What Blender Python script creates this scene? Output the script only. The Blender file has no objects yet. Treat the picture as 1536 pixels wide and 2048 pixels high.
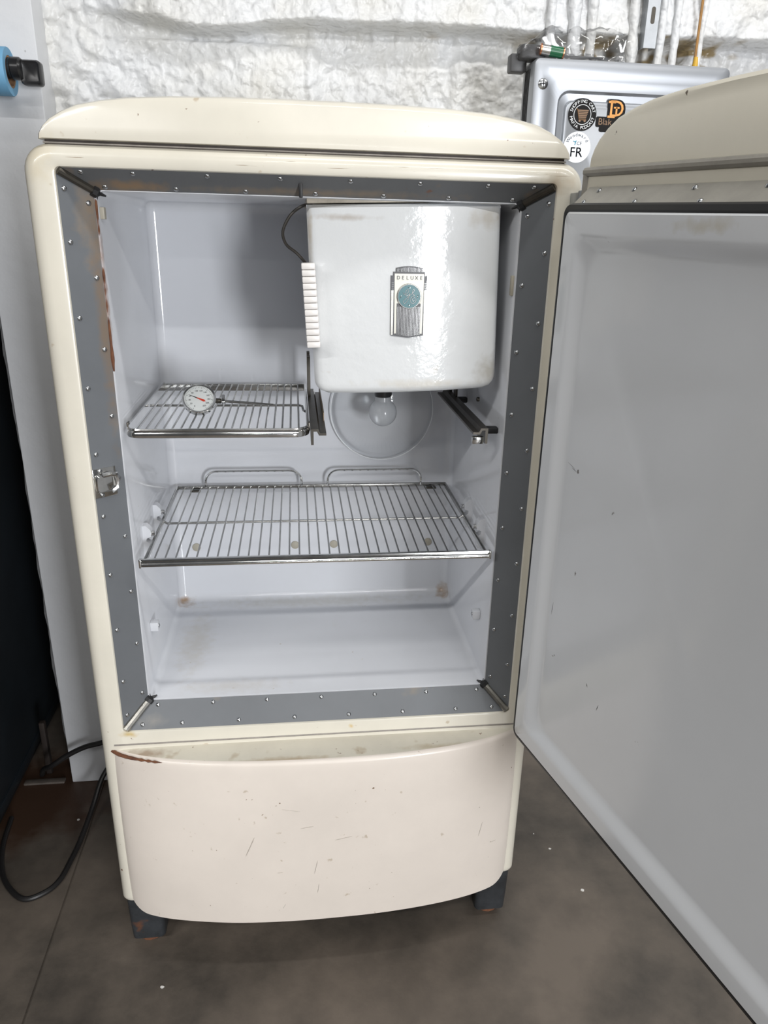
import bpy, bmesh, math, random
import numpy as np
from mathutils import Matrix, Vector, noise as mnoise

random.seed(7)
S = bpy.context.scene
COL = S.collection
PI = math.pi

# ------------------------------------------------------------------ camera
cam_d = bpy.data.cameras.new('camera')
cam = bpy.data.objects.new('camera', cam_d)
COL.objects.link(cam)
F_PX = 1528.29
cam_d.sensor_width = 36.0
cam_d.lens = F_PX * 36.0 / 2048.0
cam_d.shift_x = -21.27 / 2048.0
cam_d.shift_y = 30.19 / 2048.0
cam_d.clip_start = 0.02
yaw, pitch, roll = math.radians(7.565), math.radians(-21.122), math.radians(1.514)
fwd = Vector((math.sin(yaw) * math.cos(pitch), math.cos(yaw) * math.cos(pitch), math.sin(pitch)))
rgt = Vector((math.cos(yaw), -math.sin(yaw), 0))
upv = rgt.cross(fwd)
r2 = rgt * math.cos(roll) + upv * math.sin(roll)
u2 = -rgt * math.sin(roll) + upv * math.cos(roll)
cam.matrix_world = Matrix(((r2.x, u2.x, -fwd.x, -0.030), (r2.y, u2.y, -fwd.y, -1.096), (r2.z, u2.z, -fwd.z, 1.279), (0, 0, 0, 1)))
S.camera = cam

# ------------------------------------------------------------------ world, lamps, exposure
S.view_settings.view_transform = 'Standard'
S.view_settings.look = 'None'
S.view_settings.gamma = 1.0
S.view_settings.use_curve_mapping = False
S.view_settings.exposure = 0.0
world = bpy.data.worlds.new('world')
S.world = world
world.use_nodes = True
bg = world.node_tree.nodes['Background']
bg.inputs['Color'].default_value = (0.95, 0.97, 1.0, 1)
bg.inputs['Strength'].default_value = 0.07


def area(name, loc, target, sx, sy, power, color=(1, 1, 1)):
    d = bpy.data.lights.new(name, 'AREA')
    d.shape = 'RECTANGLE'
    d.size, d.size_y = sx, sy
    d.energy = power
    d.color = color
    o = bpy.data.objects.new(name, d)
    COL.objects.link(o)
    o.location = loc
    o.rotation_euler = (Vector(target) - Vector(loc)).to_track_quat('-Z', 'Y').to_euler()
    return o


area('ceiling_strip_near', (1.05, -0.45, 2.75), (1.05, -0.45, 0), 2.4, 0.10, 25, (1.0, 0.99, 0.97))
area('ceiling_strip_middle', (0.95, -2.40, 2.75), (0.95, -2.40, 0), 2.4, 0.10, 46, (1.0, 0.99, 0.97))
area('ceiling_strip_left', (-2.3, -2.40, 2.75), (-2.3, -2.40, 0), 2.4, 0.10, 78, (1.0, 0.99, 0.97))
area('ceiling_strip_far', (0.9, -5.60, 2.75), (0.9, -5.60, 0), 2.4, 0.10, 55, (1.0, 0.99, 0.97))
area('doorway_daylight', (1.62, -4.65, 1.02), (0.0, 0.0, 1.0), 0.70, 1.10, 135, (0.95, 0.97, 1.0))


# ------------------------------------------------------------------ materials
def new_mat(name):
    m = bpy.data.materials.new(name)
    m.use_nodes = True
    return m, m.node_tree.nodes, m.node_tree.links, m.node_tree.nodes['Principled BSDF']


def mat(name, col, rough=0.4, metal=0.0, var=0.0, vscale=6.0, col2=None, specks=None, bump=0.0, bscale=60.0, spec=0.5, coat=0.0, patches=None, streaks=None):
    """Principled base colour with noise variation, dark specks (colour, scale, threshold) and bump."""
    m, N, L, B = new_mat(name)
    B.inputs['Roughness'].default_value = rough
    B.inputs['Metallic'].default_value = metal
    B.inputs['Specular IOR Level'].default_value = spec
    B.inputs['Coat Weight'].default_value = coat
    B.inputs['Coat Roughness'].default_value = 0.08
    B.inputs['Base Color'].default_value = (*col, 1)
    tc = N.new('ShaderNodeTexCoord')
    geo = N.new('ShaderNodeNewGeometry')
    out = None
    if var or col2:
        nz = N.new('ShaderNodeTexNoise')
        nz.inputs['Scale'].default_value = vscale
        nz.inputs['Detail'].default_value = 6
        nz.inputs['Roughness'].default_value = 0.65
        L.new(geo.outputs['Position'], nz.inputs['Vector'])
        rp = N.new('ShaderNodeValToRGB')
        rp.color_ramp.elements[0].position = 0.35
        rp.color_ramp.elements[1].position = 0.68
        c2 = col2 if col2 else tuple(max(0, c * (1 - var)) for c in col)
        rp.color_ramp.elements[0].color = (*c2, 1)
        rp.color_ramp.elements[1].color = (*col, 1)
        L.new(nz.outputs['Fac'], rp.inputs['Fac'])
        out = rp.outputs['Color']
    for sp in (specks or []):
        scol, sscale, thr, soft = sp
        nz = N.new('ShaderNodeTexNoise')
        nz.inputs['Scale'].default_value = sscale
        nz.inputs['Detail'].default_value = 3
        L.new(geo.outputs['Position'], nz.inputs['Vector'])
        mr = N.new('ShaderNodeMapRange')
        mr.inputs['From Min'].default_value = thr
        mr.inputs['From Max'].default_value = thr + soft
        L.new(nz.outputs['Fac'], mr.inputs['Value'])
        mx = N.new('ShaderNodeMix')
        mx.data_type = 'RGBA'
        L.new(mr.outputs['Result'], mx.inputs['Factor'])
        if out is not None:
            L.new(out, mx.inputs['A'])
        else:
            mx.inputs['A'].default_value = (*col, 1)
        mx.inputs['B'].default_value = (*scol, 1)
        out = mx.outputs['Result']
    for (pc, pr, pcol, ps) in (patches or []):      # stains with a place of their own: centre, radii, colour, strength
        mp = N.new('ShaderNodeVectorMath')
        mp.operation = 'SUBTRACT'
        L.new(geo.outputs['Position'], mp.inputs[0])
        mp.inputs[1].default_value = pc
        dv = N.new('ShaderNodeVectorMath')
        dv.operation = 'DIVIDE'
        L.new(mp.outputs['Vector'], dv.inputs[0])
        dv.inputs[1].default_value = pr
        ln = N.new('ShaderNodeVectorMath')
        ln.operation = 'LENGTH'
        L.new(dv.outputs['Vector'], ln.inputs[0])
        nz = N.new('ShaderNodeTexNoise')
        nz.inputs['Scale'].default_value = 70
        nz.inputs['Detail'].default_value = 5
        L.new(geo.outputs['Position'], nz.inputs['Vector'])
        ad = N.new('ShaderNodeMath')
        ad.operation = 'MULTIPLY_ADD'
        ad.inputs[1].default_value = 1.3
        L.new(nz.outputs['Fac'], ad.inputs[0])
        L.new(ln.outputs['Value'], ad.inputs[2])
        mr = N.new('ShaderNodeMapRange')
        mr.inputs['From Min'].default_value = 1.55
        mr.inputs['From Max'].default_value = 0.75
        mr.inputs['To Max'].default_value = ps
        L.new(ad.outputs['Value'], mr.inputs['Value'])
        mx = N.new('ShaderNodeMix')
        mx.data_type = 'RGBA'
        L.new(mr.outputs['Result'], mx.inputs['Factor'])
        if out is not None:
            L.new(out, mx.inputs['A'])
        else:
            mx.inputs['A'].default_value = (*col, 1)
        mx.inputs['B'].default_value = (*pcol, 1)
        out = mx.outputs['Result']
    if streaks:                                      # fine scratches running along x inside a band of heights
        scol, zlo, zhi, thr = streaks
        ms = N.new('ShaderNodeVectorMath')
        ms.operation = 'MULTIPLY'
        ms.inputs[1].default_value = (14, 14, 420)
        L.new(geo.outputs['Position'], ms.inputs[0])
        nz = N.new('ShaderNodeTexNoise')
        nz.inputs['Scale'].default_value = 1.0
        nz.inputs['Detail'].default_value = 4
        L.new(ms.outputs['Vector'], nz.inputs['Vector'])
        sx = N.new('ShaderNodeSeparateXYZ')
        L.new(geo.outputs['Position'], sx.inputs[0])
        g1 = N.new('ShaderNodeMath'); g1.operation = 'GREATER_THAN'; g1.inputs[1].default_value = zlo
        g2 = N.new('ShaderNodeMath'); g2.operation = 'LESS_THAN'; g2.inputs[1].default_value = zhi
        L.new(sx.outputs['Z'], g1.inputs[0]); L.new(sx.outputs['Z'], g2.inputs[0])
        mr = N.new('ShaderNodeMapRange')
        mr.inputs['From Min'].default_value = thr
        mr.inputs['From Max'].default_value = thr + 0.05
        L.new(nz.outputs['Fac'], mr.inputs['Value'])
        p1 = N.new('ShaderNodeMath'); p1.operation = 'MULTIPLY'
        p2 = N.new('ShaderNodeMath'); p2.operation = 'MULTIPLY'
        L.new(g1.outputs[0], p1.inputs[0]); L.new(g2.outputs[0], p1.inputs[1])
        L.new(p1.outputs[0], p2.inputs[0]); L.new(mr.outputs['Result'], p2.inputs[1])
        mx = N.new('ShaderNodeMix')
        mx.data_type = 'RGBA'
        L.new(p2.outputs[0], mx.inputs['Factor'])
        L.new(out, mx.inputs['A'])
        mx.inputs['B'].default_value = (*scol, 1)
        out = mx.outputs['Result']
    if out is not None:
        L.new(out, B.inputs['Base Color'])
    if bump:
        nz = N.new('ShaderNodeTexNoise')
        nz.inputs['Scale'].default_value = bscale
        nz.inputs['Detail'].default_value = 4
        L.new(geo.outputs['Position'], nz.inputs['Vector'])
        bp = N.new('ShaderNodeBump')
        bp.inputs['Strength'].default_value = bump
        bp.inputs['Distance'].default_value = 0.004
        L.new(nz.outputs['Fac'], bp.inputs['Height'])
        L.new(bp.outputs['Normal'], B.inputs['Normal'])
    return m


RUST = (0.16, 0.065, 0.03)
M = {}
M['cream'] = mat('cream_enamel', (0.745, 0.705, 0.605), 0.28, var=0.10, vscale=5, coat=0.25,
                 specks=[((0.55, 0.47, 0.36), 38, 0.69, 0.05), (RUST, 85, 0.735, 0.03)],
                 streaks=((0.30, 0.22, 0.15), 1.347, 1.362, 0.655),
                 patches=[((0.325, 0, 1.345), (0.03, 0.03, 0.02), (0.50, 0.38, 0.25), 0.5), ((-0.345, 0, 1.36), (0.03, 0.03, 0.05), (0.66, 0.58, 0.42), 0.6),
                          ((-0.318, 0, 0.495), (0.02, 0.02, 0.008), (0.55, 0.38, 0.10), 0.7), ((0.05, 0, 0.488), (0.006, 0.02, 0.006), (0.60, 0.40, 0.08), 0.7)])
M['cream_base'] = mat('cream_enamel_base', (0.80, 0.725, 0.65), 0.33, var=0.09, vscale=4, coat=0.15,
                      specks=[((0.55, 0.47, 0.38), 55, 0.70, 0.05), ((0.20, 0.12, 0.07), 110, 0.74, 0.03)])
M['cream_door'] = mat('cream_enamel_door', (0.78, 0.735, 0.62), 0.35, var=0.08, vscale=6,
                      specks=[((0.12, 0.09, 0.06), 75, 0.735, 0.03)])
M['strip'] = mat('grey_breaker_strip', (0.15, 0.16, 0.172), 0.38, var=0.12, vscale=7,
                 specks=[((0.23, 0.19, 0.14), 16, 0.70, 0.1)],
                 patches=[((-0.295, 0.02, 1.29), (0.02, 0.03, 0.09), (0.25, 0.20, 0.15), 0.8), ((-0.292, 0.03, 1.16), (0.012, 0.03, 0.22), (0.20, 0.14, 0.09), 0.7), ((-0.28, 0.01, 0.51), (0.03, 0.03, 0.012), (0.25, 0.24, 0.22), 0.7)])
M['strip_top'] = mat('grey_breaker_strip_stained', (0.125, 0.13, 0.135), 0.40, var=0.15, vscale=9,
                     specks=[((0.22, 0.15, 0.09), 14, 0.60, 0.12), (RUST, 30, 0.70, 0.05)],
                     patches=[((-0.24, 0.025, 1.325), (0.07, 0.012, 0.02), (0.24, 0.16, 0.09), 0.9), ((0.0, 0.026, 1.325), (0.25, 0.008, 0.02), (0.22, 0.17, 0.12), 0.7)])
M['strip_door'] = mat('silver_breaker_strip', (0.40, 0.38, 0.335), 0.42, metal=0.35, var=0.25, vscale=14)
M['liner'] = mat('white_porcelain', (0.675, 0.69, 0.725), 0.09, var=0.03, vscale=5,
                 specks=[((0.45, 0.40, 0.33), 60, 0.745, 0.05)], coat=0.3,
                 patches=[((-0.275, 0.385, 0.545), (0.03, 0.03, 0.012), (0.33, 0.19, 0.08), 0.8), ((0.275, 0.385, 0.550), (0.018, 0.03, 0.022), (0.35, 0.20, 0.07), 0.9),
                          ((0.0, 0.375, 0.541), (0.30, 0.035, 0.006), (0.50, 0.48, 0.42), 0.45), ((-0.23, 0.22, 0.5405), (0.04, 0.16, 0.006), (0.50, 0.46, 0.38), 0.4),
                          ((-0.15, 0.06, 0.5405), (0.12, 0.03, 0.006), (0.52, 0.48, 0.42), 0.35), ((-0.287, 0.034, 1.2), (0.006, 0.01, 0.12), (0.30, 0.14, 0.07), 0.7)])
M['pan'] = mat('white_door_pan', (0.71, 0.725, 0.745), 0.16, var=0.05, vscale=3,
               patches=[((0.375, -0.34, 1.292), (0.05, 0.07, 0.010), (0.50, 0.45, 0.33), 0.7)],
               specks=[((0.22, 0.21, 0.2), 50, 0.75, 0.03)], coat=0.2)
M['freezer'] = mat('white_enamel', (0.75, 0.765, 0.77), 0.10, var=0.04, vscale=9,
                   specks=[((0.55, 0.5, 0.42), 26, 0.70, 0.12)],
                   patches=[((0.04, 0.05, 1.296), (0.06, 0.1, 0.006), (0.42, 0.36, 0.30), 0.6), ((0.245, 0.05, 1.30), (0.045, 0.1, 0.018), (0.50, 0.45, 0.37), 0.55),
                            ((0.262, 0.05, 1.085), (0.032, 0.1, 0.03), (0.42, 0.39, 0.33), 0.65), ((-0.008, 0.05, 1.27), (0.006, 0.1, 0.05), (0.55, 0.45, 0.30), 0.6),
                            ((0.15, 0.05, 1.068), (0.11, 0.1, 0.010), (0.62, 0.58, 0.50), 0.6)], bump=0.16, bscale=75, coat=0.1)
M['handle'] = mat('ivory_plastic', (0.80, 0.77, 0.74), 0.35, var=0.05, vscale=60)
M['chrome'] = mat('chrome', (0.78, 0.78, 0.77), 0.13, metal=1.0, var=0.25, vscale=30)
M['screw'] = mat('screw_steel', (0.46, 0.47, 0.48), 0.27, metal=1.0)
M['wire'] = mat('shelf_wire', (0.42, 0.42, 0.41), 0.25, metal=1.0, var=0.3, vscale=40)
M['darksteel'] = mat('dark_steel', (0.115, 0.105, 0.09), 0.35, metal=0.8, var=0.3, vscale=25)
M['trim'] = mat('corner_trim', (0.38, 0.37, 0.34), 0.32, metal=0.9, var=0.35, vscale=40)
M['black'] = mat('black_rubber', (0.012, 0.012, 0.013), 0.5)
M['blackgloss'] = mat('black_plastic', (0.016, 0.016, 0.017), 0.28)
M['rust'] = mat('rust', (0.20, 0.08, 0.035), 0.85, col2=(0.09, 0.035, 0.02), vscale=60)
M['foot'] = mat('blue_grey_foot', (0.038, 0.042, 0.047), 0.45, var=0.5, vscale=26,
                specks=[((0.11, 0.05, 0.03), 22, 0.68, 0.08)])
M['lip'] = mat('grey_door_lip', (0.33, 0.31, 0.27), 0.4, var=0.25, vscale=22)
M['seam'] = mat('seam_grey', (0.36, 0.33, 0.30), 0.5, var=0.3, vscale=40)
M['gap'] = mat('dark_gap', (0.10, 0.085, 0.075), 0.7, var=0.3, vscale=40)
M['badgedark'] = mat('badge_dark', (0.045, 0.045, 0.05), 0.35)
M['teal'] = mat('teal_enamel', (0.035, 0.15, 0.17), 0.25)
M['badgecream'] = mat('badge_cream', (0.76, 0.75, 0.66), 0.3)
M['whitepaint'] = mat('white_wall_paint', (0.70, 0.71, 0.73), 0.33, var=0.06, vscale=4, bump=0.35, bscale=28,
                      specks=[((0.2, 0.19, 0.18), 34, 0.74, 0.04)])
M['navy'] = mat('dark_navy_paint', (0.012, 0.018, 0.024), 0.5, var=0.4, vscale=5)
M['darkwood'] = mat('dark_wood', (0.022, 0.013, 0.009), 0.75, var=0.5, vscale=12)
M['silver'] = mat('silver_sheet_metal', (0.36, 0.375, 0.40), 0.34, metal=0.6, var=0.05, vscale=10)
M['greyplastic'] = mat('dark_grey_plastic', (0.07, 0.07, 0.073), 0.45)
M['bluetape'] = mat('blue_tape', (0.17, 0.40, 0.62), 0.6, var=0.08, vscale=40)
M['tapecore'] = mat('cardboard', (0.30, 0.17, 0.09), 0.8, var=0.2, vscale=50)
M['cord'] = mat('black_cord', (0.014, 0.013, 0.013), 0.45)
M['orange'] = mat('orange_wire', (0.50, 0.26, 0.08), 0.5, var=0.3, vscale=30)
M['galv'] = mat('galvanised_steel', (0.50, 0.52, 0.54), 0.4, metal=0.85, var=0.2, vscale=20)
M['sticker_black'] = mat('sticker_black', (0.012, 0.011, 0.011), 0.75, spec=0.25)
M['sticker_white'] = mat('sticker_white', (0.84, 0.86, 0.88), 0.4)
M['sticker_brown'] = mat('sticker_brown', (0.24, 0.13, 0.06), 0.4)
M['sticker_orange'] = mat('sticker_orange', (0.78, 0.34, 0.07), 0.4)
M['sticker_navy'] = mat('sticker_navy', (0.015, 0.03, 0.06), 0.4)
M['sticker_teal'] = mat('sticker_light_blue', (0.15, 0.38, 0.50), 0.4)
M['bat_green'] = mat('battery_green', (0.02, 0.13, 0.06), 0.25)
M['bat_silver'] = mat('battery_silver', (0.55, 0.54, 0.52), 0.25, metal=0.9)
M['copper'] = mat('copper_foil', (0.62, 0.27, 0.15), 0.3, metal=0.9)
M['dialface'] = mat('dial_face', (0.70, 0.71, 0.70), 0.4)
M['red'] = mat('red_paint', (0.6, 0.05, 0.02), 0.4)
M['tan'] = mat('tan_plug', (0.40, 0.37, 0.30), 0.5)
M['chip'] = mat('white_chip', (0.75, 0.73, 0.70), 0.6)
M['tube'] = mat('dark_copper_tube', (0.05, 0.045, 0.04), 0.35, metal=0.6)


def thin_glass(name, tint, gloss_rough, base):
    m, N, L, B = new_mat(name)
    N.remove(B)
    o = N['Material Output']
    tr = N.new('ShaderNodeBsdfTransparent')
    tr.inputs['Color'].default_value = (*tint, 1)
    gl = N.new('ShaderNodeBsdfGlossy')
    gl.inputs['Roughness'].default_value = gloss_rough
    lw = N.new('ShaderNodeLayerWeight')
    lw.inputs['Blend'].default_value = 0.25
    mr = N.new('ShaderNodeMapRange')
    mr.inputs['To Min'].default_value = base
    mr.inputs['To Max'].default_value = 0.6
    L.new(lw.outputs['Fresnel'], mr.inputs['Value'])
    mx = N.new('ShaderNodeMixShader')
    L.new(mr.outputs['Result'], mx.inputs['Fac'])
    L.new(tr.outputs['BSDF'], mx.inputs[1])
    L.new(gl.outputs['BSDF'], mx.inputs[2])
    L.new(mx.outputs['Shader'], o.inputs['Surface'])
    return m


M['glass'] = thin_glass('clear_glass', (0.985, 0.99, 0.99), 0.02, 0.015)
M['bagfilm'] = thin_glass('clear_film', (0.93, 0.93, 0.93), 0.10, 0.05)
M['frost'] = mat('frosted_bulb_glass', (0.72, 0.74, 0.76), 0.22, coat=0.4)
_b = M['frost'].node_tree.nodes['Principled BSDF']
_b.inputs['Transmission Weight'].default_value = 0.55
_b.inputs['IOR'].default_value = 1.15


M['rimhighlight'] = mat('rim_highlight', (0.86, 0.88, 0.90), 0.08, coat=0.5)  # opaque near-white: the rim's highlight is put into its colour


def foam_mat():
    m, N, L, B = new_mat('white_spray_foam')
    geo = N.new('ShaderNodeNewGeometry')
    B.inputs['Roughness'].default_value = 0.36
    n1 = N.new('ShaderNodeTexNoise')
    n1.inputs['Scale'].default_value = 7
    n1.inputs['Detail'].default_value = 5
    L.new(geo.outputs['Position'], n1.inputs['Vector'])
    rp = N.new('ShaderNodeValToRGB')
    rp.color_ramp.elements[0].position = 0.3
    rp.color_ramp.elements[1].position = 0.6
    rp.color_ramp.elements[0].color = (0.70, 0.69, 0.65, 1)
    rp.color_ramp.elements[1].color = (0.775, 0.785, 0.795, 1)
    L.new(n1.outputs['Fac'], rp.inputs['Fac'])
    at = N.new('ShaderNodeAttribute')
    at.attribute_name = 'bare'
    mx = N.new('ShaderNodeMix')
    mx.data_type = 'RGBA'
    L.new(at.outputs['Fac'], mx.inputs['Factor'])
    L.new(rp.outputs['Color'], mx.inputs['A'])
    mx.inputs['B'].default_value = (0.33, 0.25, 0.13, 1)
    L.new(mx.outputs['Result'], B.inputs['Base Color'])
    n2 = N.new('ShaderNodeTexNoise')
    n2.inputs['Scale'].default_value = 62
    n2.inputs['Detail'].default_value = 1.5
    n2.inputs['Distortion'].default_value = 0.2
    L.new(geo.outputs['Position'], n2.inputs['Vector'])
    bp = N.new('ShaderNodeBump')
    bp.inputs['Strength'].default_value = 0.8
    bp.inputs['Distance'].default_value = 0.008
    L.new(n2.outputs['Fac'], bp.inputs['Height'])
    L.new(bp.outputs['Normal'], B.inputs['Normal'])
    return m


M['foam'] = foam_mat()


def floor_mat():
    m, N, L, B = new_mat('stained_concrete')
    geo = N.new('ShaderNodeNewGeometry')
    B.inputs['Roughness'].default_value = 0.55
    n1 = N.new('ShaderNodeTexNoise')
    n1.inputs['Scale'].default_value = 3.2
    n1.inputs['Detail'].default_value = 8
    n1.inputs['Roughness'].default_value = 0.62
    L.new(geo.outputs['Position'], n1.inputs['Vector'])
    rp = N.new('ShaderNodeValToRGB')
    e = rp.color_ramp.elements
    e[0].position, e[0].color = 0.36, (0.050, 0.043, 0.036, 1)
    e[1].position, e[1].color = 0.64, (0.158, 0.130, 0.105, 1)
    L.new(n1.outputs['Fac'], rp.inputs['Fac'])
    # rust-brown stain by the wall on the left
    vm = N.new('ShaderNodeVectorMath')
    vm.operation = 'DISTANCE'
    vm.inputs[1].default_value = (-0.66, 0.47, 0)
    L.new(geo.outputs['Position'], vm.inputs[0])
    n2 = N.new('ShaderNodeTexNoise')
    n2.inputs['Scale'].default_value = 14
    n2.inputs['Detail'].default_value = 5
    L.new(geo.outputs['Position'], n2.inputs['Vector'])
    ad = N.new('ShaderNodeMath')
    ad.operation = 'MULTIPLY_ADD'
    ad.inputs[1].default_value = 0.22
    L.new(n2.outputs['Fac'], ad.inputs[0])
    L.new(vm.outputs['Value'], ad.inputs[2])
    mr = N.new('ShaderNodeMapRange')
    mr.inputs['From Min'].default_value = 0.31
    mr.inputs['From Max'].default_value = 0.22
    L.new(ad.outputs['Value'], mr.inputs['Value'])
    mx = N.new('ShaderNodeMix')
    mx.data_type = 'RGBA'
    L.new(mr.outputs['Result'], mx.inputs['Factor'])
    L.new(rp.outputs['Color'], mx.inputs['A'])
    mx.inputs['B'].default_value = (0.055, 0.028, 0.016, 1)
    L.new(mx.outputs['Result'], B.inputs['Base Color'])
    n3 = N.new('ShaderNodeTexNoise')
    n3.inputs['Scale'].default_value = 120
    L.new(geo.outputs['Position'], n3.inputs['Vector'])
    bp = N.new('ShaderNodeBump')
    bp.inputs['Strength'].default_value = 0.12
    bp.inputs['Distance'].default_value = 0.002
    L.new(n3.outputs['Fac'], bp.inputs['Height'])
    L.new(bp.outputs['Normal'], B.inputs['Normal'])
    return m


M['floor'] = floor_mat()

# ------------------------------------------------------------------ mesh helpers
WM = {}     # world matrix of every object made


class MB:
    def __init__(s):
        s.v, s.f = [], []

    def add(s, vs, fs, T=None):
        o = len(s.v)
        for p in vs:
            p = Vector(p)
            s.v.append(tuple(T @ p) if T is not None else tuple(p))
        for f in fs:
            s.f.append(tuple(i + o for i in f))
        return s

    def loft(s, loops, cap0=False, cap1=False, closed=True, T=None):
        n = len(loops[0])
        vs = [p for lp in loops for p in lp]
        fs = []
        for k in range(len(loops) - 1):
            for i in range(n if closed else n - 1):
                j = (i + 1) % n
                fs.append((k * n + i, k * n + j, (k + 1) * n + j, (k + 1) * n + i))
        if cap0:
            fs.append(tuple(range(n - 1, -1, -1)))
        if cap1:
            fs.append(tuple((len(loops) - 1) * n + i for i in range(n)))
        return s.add(vs, fs, T)

    def box(s, a, b, bev=0.0, seg=2, T=None):
        bm = bmesh.new()
        bmesh.ops.create_cube(bm, size=1)
        for vv in bm.verts:
            vv.co = Vector([(a[i] + b[i]) / 2 + vv.co[i] * (b[i] - a[i]) for i in range(3)])
        if bev:
            bmesh.ops.bevel(bm, geom=bm.edges[:], offset=bev, segments=seg, profile=0.5, affect='EDGES')
        bm.verts.index_update()
        s.add([vv.co for vv in bm.verts], [[vv.index for vv in f.verts] for f in bm.faces], T)
        bm.free()
        return s

    def tube(s, pts, r, n=8, cap=True, T=None, closed=False):
        pts = [Vector(p) for p in pts]
        loops = []
        N = len(pts)
        t0 = (pts[1] - pts[0]).normalized()
        ref = Vector((0, 0, 1)) if abs(t0.z) < 0.9 else Vector((1, 0, 0))
        nrm = t0.cross(ref).normalized()
        for i, p in enumerate(pts):
            if closed:
                t = (pts[(i + 1) % N] - pts[i - 1]).normalized()
            else:
                t = (pts[min(i + 1, N - 1)] - pts[max(i - 1, 0)]).normalized()
            nrm = (nrm - t * nrm.dot(t))
            nrm = nrm.normalized() if nrm.length > 1e-6 else t.orthogonal().normalized()
            b = t.cross(nrm)
            rr = r[i] if isinstance(r, (list, tuple)) else r
            loops.append([p + (nrm * math.cos(2 * PI * k / n) + b * math.sin(2 * PI * k / n)) * rr for k in range(n)])
        if closed:
            loops.append(loops[0])
            return s.loft(loops, T=T)
        return s.loft(loops, cap, cap, T=T)

    def lathe(s, prof, n=24, T=None, cap0=True, cap1=True):
        """prof: (r, h) pairs about local Z."""
        loops = [[(r * math.cos(2 * PI * k / n), r * math.sin(2 * PI * k / n), h) for k in range(n)] for r, h in prof]
        return s.loft(loops, cap0, cap1, T=T)

    def prism(s, poly, a, b, axis='Y', T=None):
        """poly in the plane across axis; extruded from a to b."""
        def P(u, w, t):
            return {'Y': (u, t, w), 'Z': (u, w, t), 'X': (t, u, w)}[axis]
        return s.loft([[P(u, w, a) for u, w in poly], [P(u, w, b) for u, w in poly]], True, True, T=T)


def rrect(x0, x1, z0, z1, r, n=6):
    """rounded rectangle, r = (bl, br, tr, tl) or one number; counter-clockwise from bottom left."""
    if not isinstance(r, (list, tuple)):
        r = (r,) * 4
    out = []
    for (cx, cz, rr, a0) in ((x0 + r[0], z0 + r[0], r[0], PI), (x1 - r[1], z0 + r[1], r[1], 1.5 * PI), (x1 - r[2], z1 - r[2], r[2], 0), (x0 + r[3], z1 - r[3], r[3], 0.5 * PI)):
        for k in range(n + 1):
            a = a0 + 0.5 * PI * k / n
            out.append((cx + rr * math.cos(a), cz + rr * math.sin(a)))
    return out


def align(direction, loc=(0, 0, 0)):
    """matrix taking local Z to direction, at loc."""
    q = Vector(direction).to_track_quat('Z', 'Y')
    return Matrix.Translation(loc) @ q.to_matrix().to_4x4()


def set_smooth(me, angle):
    me.polygons.foreach_set('use_smooth', [True] * len(me.polygons))
    me.set_sharp_from_angle(angle=math.radians(angle))


def obj(name, mb, material, parent=None, T=None, smooth=35, kind=None):
    """one mesh object; mb in the frame T (world when None); origin at the base of its bounding box."""
    T = T if T is not None else Matrix.Identity(4)
    me = bpy.data.meshes.new(name)
    a = np.array([tuple(p) for p in mb.v])
    c = (a.min(0) + a.max(0)) / 2
    c[2] = a[:, 2].min()
    me.from_pydata([tuple(p) for p in (a - c)], [], mb.f)
    me.update()
    bm = bmesh.new()
    bm.from_mesh(me)
    bmesh.ops.recalc_face_normals(bm, faces=bm.faces[:])
    bm.to_mesh(me)
    bm.free()
    if smooth:
        set_smooth(me, smooth)
    me.materials.append(material)
    o = bpy.data.objects.new(name, me)
    COL.objects.link(o)
    w = T @ Matrix.Translation(c)
    WM[o] = w
    if parent is not None:
        o.parent = parent
        o.matrix_basis = WM[parent].inverted() @ w
    else:
        o.matrix_basis = w
    if kind:
        o['kind'] = kind
    return o


def inst(src, name, parent, w):
    """copy sharing mesh data, at world matrix w."""
    o = src.copy()
    o.name = name
    COL.objects.link(o)
    WM[o] = w
    o.parent = parent
    o.matrix_basis = (WM[parent].inverted() @ w) if parent is not None else w
    return o


def empty(name, loc, parent=None, R=None):
    o = bpy.data.objects.new(name, None)
    COL.objects.link(o)
    w = Matrix.Translation(loc)
    if R is not None:
        w = w @ R
    WM[o] = w
    o.empty_display_size = 0.05
    if parent is not None:
        o.parent = parent
        o.matrix_basis = WM[parent].inverted() @ w
    else:
        o.matrix_basis = w
    return o


def tag(o, label, cat=None, group=None):
    o['label'] = label
    if cat:
        o['category'] = cat
    if group:
        o['group'] = group
    return o


def struct(name, mb, m, smooth=35, label=None):
    o = obj(name, mb, m, smooth=smooth)
    o['kind'] = 'structure'
    if label:
        o['label'] = label
    return o


def text_geo(txt, size, extrude=0.0003):
    """vertices and faces of a text, centred, in local XY with +Z out."""
    cu = bpy.data.curves.new('t', 'FONT')
    cu.body = txt
    cu.size = size
    cu.extrude = extrude
    cu.resolution_u = 3
    cu.align_x = 'CENTER'
    cu.align_y = 'CENTER'
    o = bpy.data.objects.new('t', cu)
    COL.objects.link(o)
    dg = bpy.context.evaluated_depsgraph_get()
    me = bpy.data.meshes.new_from_object(o.evaluated_get(dg))
    vs = [tuple(p.co) for p in me.vertices]
    fs = [tuple(p.vertices) for p in me.polygons]
    bpy.data.objects.remove(o)
    bpy.data.curves.remove(cu)
    bpy.data.meshes.remove(me)
    return vs, fs


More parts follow.
